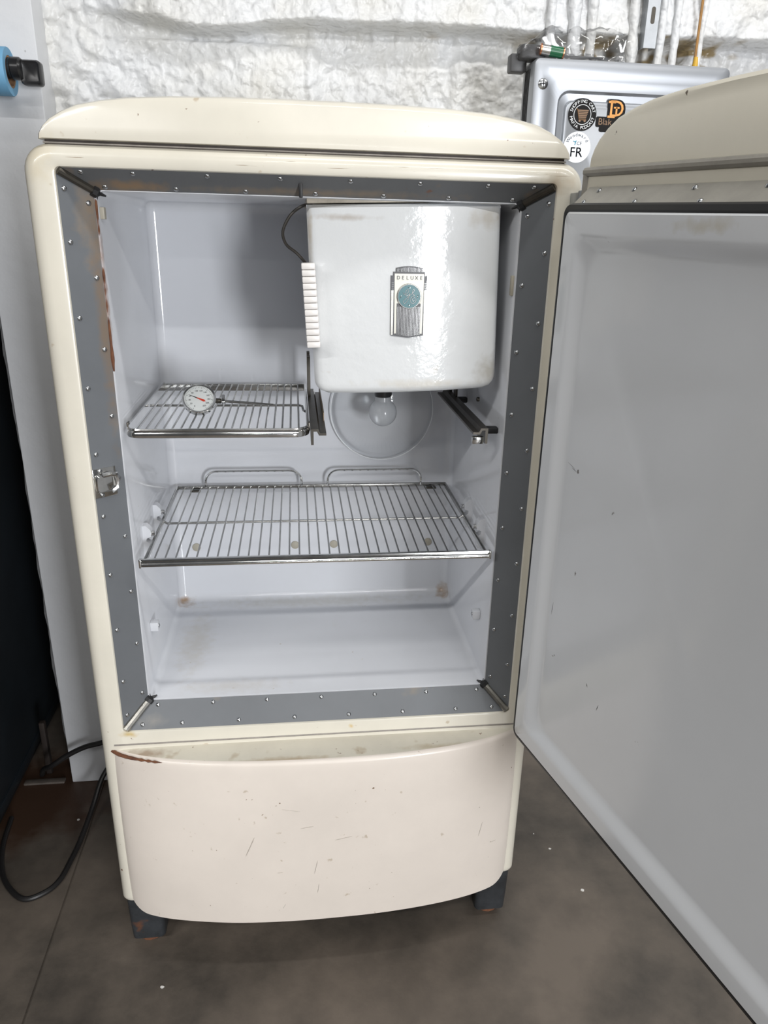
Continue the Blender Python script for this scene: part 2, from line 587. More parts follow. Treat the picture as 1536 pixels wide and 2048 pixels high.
def catmull(pts, n=8):
    P = [Vector(p) for p in pts]
    P = [P[0] * 2 - P[1]] + P + [P[-1] * 2 - P[-2]]
    out = []
    for i in range(1, len(P) - 2):
        a, b, c, d = P[i - 1:i + 3]
        for k in range(n):
            t = k / n
            out.append(0.5 * ((2 * b) + (c - a) * t + (2 * a - 5 * b + 4 * c - d) * t * t + (3 * b - a - 3 * c + d) * t ** 3))
    out.append(P[-2])
    return out


def fbm(x, y, sc, oct=3, seed=0.0):
    v, a = 0.0, 1.0
    for o in range(oct):
        v += a * mnoise.noise(Vector((x * sc + seed, y * sc - seed, seed * 0.37)))
        a *= 0.5
        sc *= 2.05
    return v


def sstep(a, b, x):
    t = min(1, max(0, (x - a) / (b - a)))
    return t * t * (3 - 2 * t)


# ------------------------------------------------------------------ setting: floor, walls, column
mb = MB()
JX = -0.519
prof = [(-4.0, 0), (JX - 0.0022, 0), (JX - 0.0012, -0.003), (JX + 0.0012, -0.003), (JX + 0.0022, 0), (4.5, 0), (4.5, -0.05), (-4.0, -0.05)]
mb.loft([[(x, -6.0, z) for x, z in prof], [(x, 1.0, z) for x, z in prof]], True, True)
struct('floor', mb, M['floor'], smooth=0, label='dark stained concrete floor with a sawn joint')


def seam_z(x):
    xs = [-0.5, -0.28, -0.17, 0.0, 0.28, 0.46, 0.9, 4]
    zs = [1.66, 1.618, 1.606, 1.628, 1.630, 1.629, 1.636, 1.64]
    return float(np.interp(x, xs, zs)) + 0.004 * mnoise.noise(Vector((x * 22, 3.3, 0)))


def foam_h(x, z):
    y = 0.582
    # broad pillows between seams
    y -= 0.012 * fbm(x, z, 5, 2, 1.7)
    up = sstep(-0.004, 0.008, z - seam_z(x)) * sstep(-0.42, -0.24, x)
    bulge = math.exp(-max(0, z - seam_z(x)) / 0.10)
    y -= up * (0.036 + 0.022 * bulge)
    low = 1 - sstep(-0.004, 0.006, z - seam_z(x))
    # two upright steps in the lower band
    y -= low * 0.012 * sstep(-0.03, -0.008, -x - 0.0) * sstep(-0.36, -0.27, x) * (1 - sstep(1.595, 1.603, z))
    y -= low * 0.010 * sstep(0.268, 0.284, x) * (1 - sstep(1.58, 1.60, z))
    y += low * 0.006 * math.exp(-((x - 0.278) / 0.008) ** 2)
    y += low * 0.005 * math.exp(-((x + 0.005) / 0.007) ** 2)
    rough = 0.16 + 1.0 * (1 - sstep(-0.42, -0.22, x)) + 0.55 * sstep(0.26, 0.42, x)
    y -= rough * 0.010 * fbm(x, z, 22, 3, 5.1)
    y -= 0.0040 * fbm(x, z, 60, 1, 9.2)
    y -= 0.0025 * fbm(x, z, 130, 1, 2.2)
    # torn pockets under the seam on the right
    if 0.40 < x < 0.82:
        k = max(0, mnoise.noise(Vector((x * 17, 1.1, 0))) + 0.1)
        y += 0.10 * k * math.exp(-((z - seam_z(x) + 0.014) / 0.013) ** 2)
    return y


xs = list(np.arange(-0.468, 1.16, 0.0034)) + list(np.linspace(1.18, 4.5, 40))
zs = list(np.linspace(0.0, 1.30, 40)) + list(np.arange(1.31, 1.78, 0.0034)) + list(np.linspace(1.80, 2.9, 30))
vs, fs, bare = [], [], []
nx, nz = len(xs), len(zs)
for z in zs:
    for x in xs:
        y = foam_h(x, z)
        vs.append((x, y, z))
        d = z - seam_z(x)
        b = 0.0
        if -0.045 < d < 0.006:
            b = sstep(0.05, 0.35, mnoise.noise(Vector((x * 30, z * 60, 0.7)))) * sstep(0.35, 0.5, x) * (1 - sstep(0.8, 0.9, x))
            b = max(b, 0.6 * sstep(0.40, 0.6, mnoise.noise(Vector((x * 18, z * 45, 4.7)))) * sstep(-0.012, -0.004, d))
        bare.append(b)
for j in range(nz - 1):
    for i in range(nx - 1):
        a = j * nx + i
        fs.append((a, a + 1, a + nx + 1, a + nx))
me = bpy.data.meshes.new('wall_back')
me.from_pydata(vs, [], fs)
me.update()
at = me.attributes.new('bare', 'FLOAT', 'POINT')
at.data.foreach_set('value', bare)
me.polygons.foreach_set('use_smooth', [True] * len(me.polygons))
me.materials.append(M['foam'])
wall = bpy.data.objects.new('wall_back', me)
COL.objects.link(wall)
wall['kind'] = 'structure'
wall['label'] = 'lumpy white spray foam wall behind the refrigerator'

# white painted flat post left of the refrigerator, ragged foam along its left edge
mb = MB().box((-0.597, 0.508, 0.0), (-0.466, 0.60, 2.9), 0.003)
struct('trim_1', mb, M['whitepaint'], label='flat white painted post left of the refrigerator')
mb = MB()
loops = []
random.seed(3)
for k in range(140):
    z = 0.02 + k * 0.011
    w = 0.010 + 0.008 * fbm(z, 0.3, 9, 3, 3.3)
    d = 0.016 + 0.008 * fbm(z, 2.3, 14, 3, 7.3)
    loops.append([(-0.596, 0.518, z), (-0.596 - w * 0.7, 0.518 + d * 0.15, z), (-0.596 - w, 0.535, z), (-0.596 - w * 0.6, 0.56 + d, z), (-0.596, 0.58, z)])
mb.loft(loops, True, True)
struct('trim_2', mb, mat('grey_edge_foam', (0.20, 0.20, 0.205), 0.7, var=0.4, vscale=30), label='ragged grey foam edge along the white post')  # dark grey foam, uneven in tone
# dark recess behind the post
mb = MB().box((-2.2, 0.86, 0.0), (-0.56, 0.90, 2.9))
struct('wall_left', mb, M['darkwood'], smooth=0, label='dark wall deep in the gap left of the white post')
mb = MB().box((-0.71, 0.505, 0.0), (-0.615, 0.522, 0.006), 0.002)
struct('trim_3', mb, mat('pale_sill', (0.12, 0.10, 0.085), 0.8, var=0.4, vscale=40), label='thin pale sill strip on the floor of the dark gap')

# dark navy cabinet at the left edge
nc = empty('dark_cabinet', (-0.95, 0.46, 0))
tag(nc, 'dark navy cabinet at the left edge of the picture beside the white post', 'cabinet')
obj('body', MB().box((-1.20, -0.12, 0.03), (-0.712, 0.845, 1.55), 0.012, 3), M['navy'], nc)
obj('plinth', MB().box((-1.18, -0.10, 0.0), (-0.722, 0.835, 0.03)), M['black'], nc)
obj('edge_rail', MB().box((-0.716, -0.115, 0.03), (-0.708, 0.84, 0.055), 0.003), M['navy'], nc)
pl = obj('plank', MB().box((-0.668, 0.545, 0.0), (-0.655, 0.56, 0.15), 0.002), M['darkwood'])
tag(pl, 'narrow dark wooden plank standing in the gap beside the dark cabinet', 'plank')

# ------------------------------------------------------------------ refrigerator
FR = empty('refrigerator', (0, 0.22, 0))
tag(FR, 'old cream enamel refrigerator standing open with a rounded top and bowed base', 'refrigerator')
OX, OZ0, OZ1 = 0.325, 0.500, 1.344     # door opening

# cabinet: lofted loops from the opening edge round the face and back along the sides
mb = MB()
n = 8


def lp(x, z0, z1, r, y):
    return [(p[0], y, p[1]) for p in rrect(-x, x, z0, z1, r, n)]


loops = [lp(OX, OZ0, OZ1, 0.006, 0.016), lp(OX, OZ0, OZ1, 0.006, 0.004), lp(OX + 0.0015, OZ0 - 0.0015, OZ1 + 0.0015, 0.008, 0.001),
         lp(OX + 0.004, OZ0 - 0.004, OZ1 + 0.004, 0.010, 0.0),
         lp(0.346, 0.138, 1.357, (0.008, 0.008, 0.022, 0.022), 0.0)]
for k in range(1, 7):
    a = k / 6 * PI / 2
    e = 0.020 * math.sin(a)
    loops.append(lp(0.346 + e, 0.138 - 0.5 * e, 1.357 + 0.76 * e, (0.010, 0.010, 0.022 + 0.6 * e, 0.022 + 0.6 * e), 0.020 * (1 - math.cos(a))))
loops.append(lp(0.366, 0.128, 1.3722, (0.01, 0.01, 0.034, 0.034), 0.44))
loops.append(lp(0.360, 0.134, 1.3662, (0.01, 0.01, 0.034, 0.034), 0.455))
mb.loft(loops, False, True)
cab = obj('cabinet', mb, M['cream'], FR)

# crown on top
crown_pts = [(-0.343, 0.0), (-0.342, 0.006), (-0.3365, 0.0145), (-0.328, 0.0225), (-0.313, 0.0315), (-0.294, 0.0395), (-0.265, 0.0455), (-0.233, 0.050),
             (-0.18, 0.0535), (-0.112, 0.0555), (-0.04, 0.0562)]
arch = crown_pts + [(-x, z) for x, z in reversed(crown_pts)]
arch = [(x, z + 1.3760) for x, z in arch]


def arch_in(e, y):
    cx, cz = 0.0, 1.395
    out = []
    for x, z in arch:
        out.append((x * (1 - e / 0.343), y, cz + (z - cz) * (1 - e / 0.040 * (1.0 if z > cz else 0.25))))
    return out


mb = MB()
mb.loft([arch_in(0.008, 0.003), arch_in(0.003, 0.0045), arch_in(0.0, 0.011), arch_in(0, 0.43), arch_in(0.006, 0.445)], True, True)
obj('crown', mb, M['cream'], FR)
obj('crown_seam', MB().box((-0.336, 0.012, 1.368), (0.336, 0.43, 1.384), 0.001), M['gap'], FR)
obj('crown_bead', MB().box((-0.338, 0.0085, 1.3715), (0.338, 0.42, 1.3735), 0.0014), M['seam'], FR)

# bowed base panel
M['ledge'] = mat('dirty_ledge', (0.70, 0.66, 0.56), 0.4, var=0.12, vscale=8, specks=[((0.42, 0.33, 0.22), 24, 0.60, 0.14), ((0.17, 0.08, 0.04), 60, 0.68, 0.05)],
                 patches=[((-0.29, -0.015, 0.466), (0.05, 0.016, 0.01), (0.30, 0.20, 0.13), 0.75), ((-0.06, -0.050, 0.465), (0.10, 0.010, 0.01), (0.40, 0.30, 0.18), 0.7), ((0.20, -0.038, 0.465), (0.09, 0.010, 0.01), (0.42, 0.33, 0.20), 0.6), ((-0.15, -0.055, 0.465), (0.2, 0.006, 0.01), (0.5, 0.42, 0.32), 0.6)])
M['scratch'] = mat('scratch_grey', (0.46, 0.42, 0.37), 0.6)
SCRATCHES = [(-0.040, 0.330, 0.022, 0.003, 0.0004), (-0.012, 0.258, -0.006, -0.030, 0.0006), (-0.118, 0.315, -0.016, -0.040, 0.0004), (0.018, 0.300, 0.030, 0.006, 0.0005),
             (-0.01, 0.205, -0.003, -0.022, 0.0006), (0.285, 0.29, -0.006, -0.030, 0.0005), (-0.07, 0.372, 0.030, -0.006, 0.0004), (0.305, 0.235, 0.012, 0.0, 0.0005), (-0.082, 0.235, 0.010, 0.001, 0.0006), (-0.075, 0.150, 0.006, 0.012, 0.0005)]
mb = MB()
Z0, Z1, HB = 0.119, 0.465, 0.3485


def bow_y(x):
    return 0.004 - 0.066 * (1 - min(1, abs(x) / HB) ** 2.4) ** 0.62


rows = []
zrow = [Z0 + 0.040 * (1 - math.cos(k / 8 * PI / 2)) for k in range(9)] + list(np.linspace(Z0 + 0.07, Z1 - 0.02, 12)) + [Z1 - 0.007 + 0.007 * math.sin(k / 4 * PI / 2) for k in range(5)]
ns = 48
for z in zrow:
    r = 0.040
    hw = HB if z >= Z0 + r else HB - r * 0.85 + 0.85 * math.sqrt(max(0, r * r - (Z0 + r - z) ** 2))
    e = 0.0
    if z > Z1 - 0.007:
        e = 0.007 - math.sqrt(max(0, 0.007 ** 2 - (z - (Z1 - 0.007)) ** 2))
    row = []
    for i in range(ns + 1):
        s_ = -1 + 2 * i / ns
        s_ = math.sin(s_ * PI / 2) * 0.8 + s_ * 0.2
        x = s_ * hw
        row.append((x, min(0.004, bow_y(x) + e + 0.0016 * fbm(x, z, 5, 2, 6.1) * (1 - (x / HB) ** 4) + 0.004 * ((z - 0.29) / 0.18) ** 2), z))
    rows.append(row)
mb.loft(rows, closed=False)
# ledge on top, back to the cabinet, and the rolled-in ends
last = rows[-1]
ledge_mb = MB().loft([last, [(p[0] * 0.97, 0.012, Z1 + 0.003) for p in last]], closed=False)
for sidx in (0, ns):
    mb.loft([[r_[sidx] for r_ in rows], [(r_[sidx][0], 0.016, r_[sidx][2]) for r_ in rows]], closed=False)
mb.loft([rows[0], [(p[0], 0.016, p[2]) for p in rows[0]]], closed=False)
base = obj('base_panel', mb, M['cream_base'], FR)
base['label'] = 'bowed cream base panel with scratches and chipped upper edge'
# worn rust along the upper left edge of the base panel
mb = MB()
tops = []
for i in range(17):
    x = -0.3515 + i * 0.0056
    tops.append((x, bow_y(x) + 0.0024, Z1 - 0.0022))
mb.tube(tops, [0.0030, 0.0034, 0.0030, 0.0034, 0.0028, 0.0032, 0.0026, 0.0030, 0.0026, 0.0018, 0.0028, 0.001, 0.0026, 0.0012, 0.0024, 0.001, 0.0004], 6)
obj('rusted_edge', mb, M['rust'], base)
obj('ledge', ledge_mb, M['ledge'], base)
for (x_, z_, dx_, dz_, t_) in SCRATCHES:
    pts_ = [(x_ + dx_ * k / 4, bow_y(x_ + dx_ * k / 4) - 0.0001 + 0.004 * ((z_ + dz_ * k / 4 - 0.29) / 0.18) ** 2, z_ + dz_ * k / 4) for k in range(5)]
    obj('scratch', MB().tube(pts_, [0.0001, t_, t_ * 0.7, t_, 0.0001], 4), M['scratch'], base)
obj('base_shadow_line', MB().box((-0.343, -0.0008, 0.4735), (0.343, 0.004, 0.4765), 0.0004), M['seam'], FR)  # thin grey strip painted in for the shadow under the sill overhang

# feet
for sx in (-1, 1):
    for (yy, front) in ((0.052, 1), (0.40, 0)):
        f = MB()
        cx = sx * 0.331
        f.loft([[(p[0], p[1], z) for p in rrect(cx - w, cx + w, yy - w, yy + w, 0.010, 4)] for z, w in ((0.014, 0.027), (0.017, 0.030), (0.06, 0.0315), (0.14, 0.033))], True, True)
        fo = obj('foot', f, M['foot'], FR)
        g = MB()
        g.lathe([(0.020, 0.0), (0.024, 0.004), (0.024, 0.013), (0.018, 0.016)], 16, T=Matrix.Translation((cx, yy, 0)))
        obj('foot_glide', g, M['rust'], fo)

# liner
mb = MB()
LX, LZ0, LZ1, LB = 0.2850, 0.5405, 1.3185, 0.400


def ll(ins, y, r=0.012):
    return [(p[0], y, p[1]) for p in rrect(-LX + ins, LX - ins, LZ0 + ins, LZ1 - ins, max(0.004, r - ins * 0.3), 5)]


loops = [ll(-0.006, 0.0335), ll(-0.001, 0.0315), ll(0.0, 0.034), ll(0.0, LB - 0.016)]
for k in range(1, 6):
    a = k / 5 * PI / 2
    loops.append(ll(0.016 * (1 - math.cos(a)), LB - 0.016 + 0.016 * math.sin(a)))
mb.loft(loops, False, True)
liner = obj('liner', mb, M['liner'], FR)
# round plugs low on the back of the liner
for x in (-0.243, -0.041, 0.040, 0.241):
    obj('plug', MB().lathe([(0.0085, 0.0), (0.0085, 0.002), (0.006, 0.0035)], 16, T=align((0, -1, 0), (x, LB, 0.661))), M['tan'], liner)

mb = MB()
pts_, rad_ = [], []
for k in range(60):
    z = 1.085 + k * 0.0038
    pts_.append((-LX - 0.0015, 0.0325, z))
    rad_.append(max(0.0006, 0.0016 + 0.0016 * fbm(z, 0.4, 40, 2, 1.9)))
obj('rusted_lip', MB().tube(pts_, rad_, 6), M['rust'], liner)
# breaker strips round the opening with their screws
screw_mb = MB()
screw_mb.lathe([(0.0036, -0.0005), (0.0036, 0.0004), (0.0030, 0.0013), (0.0016, 0.0019), (0.0004, 0.0021)], 10)
screw_src = None


def put_screw(parent, w):
    global screw_src
    if screw_src is None:
        screw_src = obj('screw', screw_mb, M['screw'], parent, T=w)
        WM['screw_off'] = w.inverted() @ WM[screw_src]
        return screw_src
    return inst(screw_src, 'screw', parent, w @ WM['screw_off'])


IX, IZ0, IZ1, IY = 0.2862, 0.5395, 1.3190, 0.0335
OY = 0.0035


def strip(name, pts, m):
    """pts: outer a, outer b, inner b, inner a; a thin plate."""
    P = [Vector(p) for p in pts]
    nrm = (P[1] - P[0]).cross(P[3] - P[0]).normalized()
    if nrm.y > 0:
        nrm = -nrm
    mb_ = MB()
    back = [p - nrm * 0.003 for p in P]
    mb_.loft([back, P], True, True)
    return obj(name, mb_, m, FR, smooth=0), nrm


g = 0.0062
sL, nL = strip('breaker_strip', [(-OX, OY, OZ0 + g), (-OX, OY, OZ1 - g), (-IX, IY, IZ1 - g), (-IX, IY, IZ0 + g)], M['strip'])
sR, nR = strip('breaker_strip', [(OX, OY, OZ0 + g), (OX, OY, OZ1 - g), (IX, IY, IZ1 - g), (IX, IY, IZ0 + g)], M['strip'])
sB, nB = strip('breaker_strip', [(-OX + g, OY, OZ0), (OX - g, OY, OZ0), (IX - g, IY, IZ0), (-IX + g, IY, IZ0)], M['strip'])
sT, nT = strip('breaker_strip', [(-OX + g, OY, OZ1), (OX - g, OY, OZ1), (IX - g, IY, IZ1), (-IX + g, IY, IZ1)], M['strip_top'])


def lerp(a, b, t):
    return a + (b - a) * t


zo = [1.320, 1.256, 1.160, 1.065, 0.970, 0.875, 0.780, 0.685, 0.591, 0.527]
zi = [1.304, 1.211, 1.116, 1.022, 0.929, 0.836, 0.743, 0.650, 0.557]
for sgn, st, nn in ((-1, sL, nL), (1, sR, nR)):
    for zlist, t in ((zo, 0.17), (zi, 0.78)):
        for z in zlist:
            put_screw(st, align(nn, (sgn * lerp(OX, IX, t), lerp(OY, IY, t), z)))
xo = [-0.296, -0.232, -0.139, -0.046, 0.046, 0.139, 0.232, 0.296]
xi = [-0.272, -0.182, -0.092, 0.0, 0.092, 0.182, 0.272]
for st, nn, za, zb in ((sB, nB, OZ0, IZ0), (sT, nT, OZ1, IZ1)):
    for xlist, t in ((xo, 0.17), (xi, 0.80)):
        for x in xlist:
            put_screw(st, align(nn, (x, lerp(OY, IY, t), lerp(za, zb, t))))
# corner trims on the mitres
for sx in (-1, 1):
    for za, zb, up in ((OZ0, IZ0, 0), (OZ1, IZ1, 1)):
        a = Vector((sx * (OX - 0.003), OY - 0.001, za + (0.003 if not up else -0.003)))
        b = Vector((sx * (IX - 0.001), IY - 0.001, zb + (0.001 if not up else -0.001)))
        mb = MB().tube([a, lerp(a, b, 0.5), b], 0.0062 if not up else 0.0052, 10)
        ct = obj('corner_trim', mb, M['trim'] if not up else M['darksteel'], FR)
        mb = MB()
        d = (b - a).normalized()
        mb.tube([b - d * 0.006, b, b + d * 0.005], [0.0075, 0.008, 0.004], 8)
        for ang in (0.4, 1.7, 2.9):
            e = Vector((-sx * math.cos(ang), 0.2, math.sin(ang) if not up else -math.sin(ang))).normalized()
            mb.tube([b, b + e * 0.013], [0.004, 0.0012], 6)
        obj('corner_seal', mb, M['black'], ct)
# black tab hanging on the upper strip
obj('tab', MB().box((-0.022, 0.013, 1.318), (-0.017, 0.020, 1.337), 0.001), M['black'], FR)

# latch strike on the left strip
tl = (Vector((-IX, IY, 0)) - Vector((-OX, OY, 0))).normalized()
LM = Matrix((( tl.x, 0, nL.x, -OX), (tl.y, 0, nL.y, OY), (0, 1, nL.z, 0.927), (0, 0, 0, 1)))   # u along strip, v up, w out of it
st = obj('latch_strike', MB().box((-0.001, -0.022, 0), (0.034, 0.022, 0.002), 0.0008, T=LM), M['chrome'], FR)
mb = MB()
mb.loft([[(u, v, w) for u, v in rrect(0.0, 0.030, -0.013, 0.013, 0.004, 3)] for w in (0.0018, 0.006)] +
        [[(u, v, 0.0085) for u, v in rrect(0.002, 0.026, -0.011, 0.011, 0.004, 3)]], True, True, T=LM)
mb.tube([LM @ Vector(p) for p in ((0.012, 0.012, 0.006), (0.022, 0.014, 0.010), (0.030, 0.012, 0.009), (0.033, 0.004, 0.009), (0.031, -0.008, 0.008), (0.022, -0.013, 0.007))], 0.0038, 8)
obj('keeper', mb, M['chrome'], st)
for v_ in (-0.018, 0.018):
    put_screw(st, LM @ Matrix.Translation((0.010, v_, 0.002)))

# shelf brackets, pegs and clips on the liner sides
for sx in (-1, 1):
    for y in (0.110, 0.213):
        prof = [(0.0, -0.026), (0.010, -0.026), (0.012, -0.004), (0.005, 0.001), (0.005, 0.006), (0.013, 0.009), (0.013, 0.020), (0.006, 0.028), (0.0, 0.028)]
        mb = MB().prism([(sx * (LX - u), 0.795 + w) for u, w in prof], y - 0.008, y + 0.008, 'Y')
        bk = obj('shelf_bracket', mb, M['liner'], FR, smooth=60)
        obj('pin', MB().lathe([(0.0042, 0), (0.0042, 0.006), (0.003, 0.007)], 12, T=align((-sx, 0, 0), (sx * (LX - 0.012), y, 0.8075))), M['chrome'], bk)
    mb = MB().box((sx * (LX - 0.0135) if sx > 0 else -LX, 0.086, 0.638), (LX if sx > 0 else -(LX - 0.0135), 0.101, 0.654), 0.0015)
    pg = obj('peg', mb, M['liner'], FR)
    put_screw(pg, align((-sx, 0, 0), (sx * (LX - 0.0135), 0.0935, 0.646)))
obj('clip', MB().box((-LX, 0.040, 1.285), (-LX + 0.006, 0.052, 1.300), 0.001), M['tan'], FR)
obj('clip', MB().box((LX - 0.004, 0.034, 1.196), (LX + 0.001, 0.042, 1.224), 0.001), M['tan'], FR)

# freezer compartment
FRZ = Matrix.Translation((0.131, 0, 1.185)) @ Matrix.Rotation(math.radians(-2.0), 4, 'Y')
mb = MB().box((-0.134, 0.060, -0.118), (0.134, 0.345, 0.128), 0.012, 3, T=FRZ)
frz = obj('freezer_box', mb, M['freezer'], FR)
mb = MB().box((-0.138, 0.044, 0.1325), (0.06, 0.34, 0.1385), 0.001, T=FRZ)
obj('top_flange', mb, mat('pale_flange', (0.62, 0.56, 0.46), 0.5, var=0.4, vscale=25), frz)


def fz_y(x, z):
    """front of the freezer door in its own frame."""
    return 0.034 + 0.020 * abs(x / 0.138) ** 2.2


mb = MB()
nx_, nz_ = 36, 30
x0, x1, z0, z1, er, cr = -0.1385, 0.1385, -0.131, 0.131, 0.010, 0.020
grid = []


def dens(k, n_):
    t = k / n_
    return 0.5 - 0.5 * math.cos(PI * t) * (0.55) - 0.5 * (1 - 2 * t) * 0.45


for j in range(nz_ + 1):
    z = z0 + (z1 - z0) * dens(j, nz_)
    dx = 0
    if z < z0 + cr:
        dx = cr - math.sqrt(max(0, cr * cr - (z0 + cr - z) ** 2))
    row = []
    for i in range(nx_ + 1):
        x = (x0 + dx) + (x1 - x0 - 2 * dx) * dens(i, nx_)
        e = min(x - x0, x1 - x, z - z0, (z1 - z) * 2.5)
        if z < z0 + cr and abs(x) > x1 - cr:
            e = min(e, cr - math.hypot(abs(x) - (x1 - cr), z - (z0 + cr)))
        e = max(0, min(er, e))
        y = fz_y(x, z) + er - math.sqrt(max(0, er * er - (er - e) ** 2))
        row.append((x, y, z))
    grid.append(row)
mb.loft(grid, closed=False, T=FRZ)
rim = grid[0] + [r_[-1] for r_ in grid[1:]] + list(reversed(grid[-1]))[1:] + [r_[0] for r_ in reversed(grid[:-1])][:-1]
mb.loft([rim, [(p[0], 0.064, p[2]) for p in rim]], False, True, T=FRZ)
fd = obj('freezer_door', mb, M['freezer'], FR, smooth=50)
fd['label'] = 'white bowed freezer door with badge and ribbed handle'
# ribbed handle: thirteen ivory segments
for k in range(13):
    zc = 0.0515 - k * 0.00885
    xo_ = -0.1395 + 0.0002 * k
    obj('handle_segment', MB().box((xo_ - 0.0105, 0.020, zc - 0.0042), (xo_ + 0.0085, 0.050, zc + 0.0042), 0.0016, 2, T=FRZ), M['handle'], fd)
obj('handle_core', MB().box((-0.147, 0.026, -0.057), (-0.1325, 0.056, 0.054), 0.001, T=FRZ), M['seam'], fd)

# badge, in its own frame: u right, v up, w out of the door; unit from the picture of the badge
BM = Matrix.Translation((0.131, 0.0335, 1.185)) @ Matrix(((1, 0, 0, 0), (0, 0, -1, 0), (0, 1, 0, 0), (0, 0, 0, 1)))
KU = 7.4e-5


def bp_(px, py):
    return ((px - 712) * KU, (880 - py) * KU)


def bprism(poly, w0, w1, mb_=None):
    mb_ = mb_ or MB()
    pts = [bp_(*p) for p in poly]
    return mb_.loft([[(u, v, w0) for u, v in pts], [(u, v, w1) for u, v in pts]], True, True, T=BM)


capx = [(460 + 520 * k / 8, 250 - 36 * math.sin(PI * k / 8)) for k in range(9)]
bprism([(365, 390), (410, 390), (410, 320), (460, 320)] + capx + [(980, 320), (1020, 320), (1020, 390), (1062, 390), (1050, 1500), (712, 1552), (376, 1508)], -0.004, 0.0016)
bd = obj('badge_plate', bprism([(365, 390), (410, 390), (410, 320), (460, 320)] + capx + [(980, 320), (1020, 320), (1020, 390), (1062, 390), (1050, 1500), (712, 1552), (376, 1508)], -0.004, 0.0016), M['badgedark'], fd, smooth=0)
obj('badge_panel', bprism([(432, 352), (1004, 352), (994, 1470), (446, 1470)], 0.001, 0.0024), M['badgecream'], fd, smooth=0)
obj('badge_field', bprism([(484, 900), (952, 900), (952, 1478), (712, 1520), (484, 1478)], 0.001, 0.0028), M['badgedark'], fd, smooth=0)
for k in range(19):
    x = 478 + k * 27
    obj('badge_flute', bprism([(x - 8, 318), (x + 8, 318), (x + 8, 262 - 30 * math.sin(PI * k / 18)), (x - 8, 262 - 30 * math.sin(PI * k / 18))], 0.001, 0.0028), M['chrome'], fd, smooth=0)
for k in range(16):
    x = 500 + k * 29
    obj('badge_rib', bprism([(x - 9, 960), (x + 9, 960), (x + 9, 1490 + 30 * (1 - abs(k - 7.5) / 7.5)), (x - 9, 1490 + 30 * (1 - abs(k - 7.5) / 7.5))], 0.002, 0.0037), M['chrome'], fd, smooth=0)
for sx in (-1, 1):
    cxp = 396 if sx < 0 else 1035
    obj('badge_wing', bprism([(cxp - 24, 660), (cxp + 22, 660), (cxp + 24, 1495), (cxp - 14, 1500)], 0.001, 0.0022), M['trim'], fd, smooth=0)
    for k in range(5):
        y = 515 + k * 32
        obj('badge_notch', bprism([(cxp - 22, y), (cxp + 22, y), (cxp + 22, y + 14), (cxp - 22, y + 14)], 0.001, 0.0026), M['chrome'], fd, smooth=0)
mu, mv = bp_(720, 765)
MD = BM @ Matrix.Translation((mu, mv, 0))
obj('badge_medallion', MB().lathe([(0.0160, 0.001), (0.0160, 0.0050), (0.0156, 0.0054)], 32, T=MD), M['teal'], fd)
mb = MB().tube([(0.0164 * math.cos(2 * PI * k / 32), 0.0164 * math.sin(2 * PI * k / 32), 0.0048) for k in range(32)], 0.0011, 6, closed=True, T=MD)
obj('badge_ring', mb, M['chrome'], fd)
g_path = [(600, 690), (612, 718), (648, 726), (690, 700), (706, 655), (684, 634), (655, 668), (646, 728), (668, 756), (706, 740), (722, 706), (716, 760), (692, 830), (652, 884), (616, 890), (606, 858), (634, 822), (690, 782), (742, 736)]
e_path = [(742, 736), (790, 695), (814, 648), (797, 634), (778, 668), (784, 714), (824, 742), (776, 764), (744, 812), (748, 868), (790, 892), (838, 868), (852, 822), (824, 786), (788, 800), (780, 836), (806, 852), (818, 832)]
mb = MB()
for pth in (g_path, e_path):
    mb.tube([(bp_(*p)[0] - mu, bp_(*p)[1] - mv, 0.0056) for p in [tuple(q)[:2] for q in catmull([(a, b, 0) for a, b in pth], 5)]], 0.00052, 6, T=MD)
for a in range(4):
    an = PI / 2 + a * PI / 2
    mb.tube([((0.0121 + 0.0004 * t) * math.cos(an + 0.10 * t), (0.0121 + 0.0004 * t) * math.sin(an + 0.10 * t), 0.0056) for t in range(-1, 3)], [0.0006, 0.0009, 0.0005, 0.0002], 6, T=MD)
obj('badge_monogram', mb, M['chrome'], fd)
mb = MB()
for k, ch in enumerate('DELUXE'):
    tv, tf = text_geo(ch, 0.0068, 0.0003)
    u, v = bp_(505 + k * 88, 428)
    mb.add(tv, tf, BM @ Matrix.Translation((u, v, 0.0027)))
obj('badge_lettering', mb, M['badgedark'], fd, smooth=0)

# capillary tube beside the freezer
mb = MB().tube(catmull([(-0.004, 0.075, 1.312), (-0.018, 0.068, 1.309), (-0.034, 0.064, 1.297), (-0.045, 0.062, 1.276), (-0.041, 0.062, 1.259), (-0.026, 0.062, 1.247), (-0.012, 0.066, 1.232)], 6), 0.0022, 8)
obj('capillary_tube', mb, M['tube'], FR)

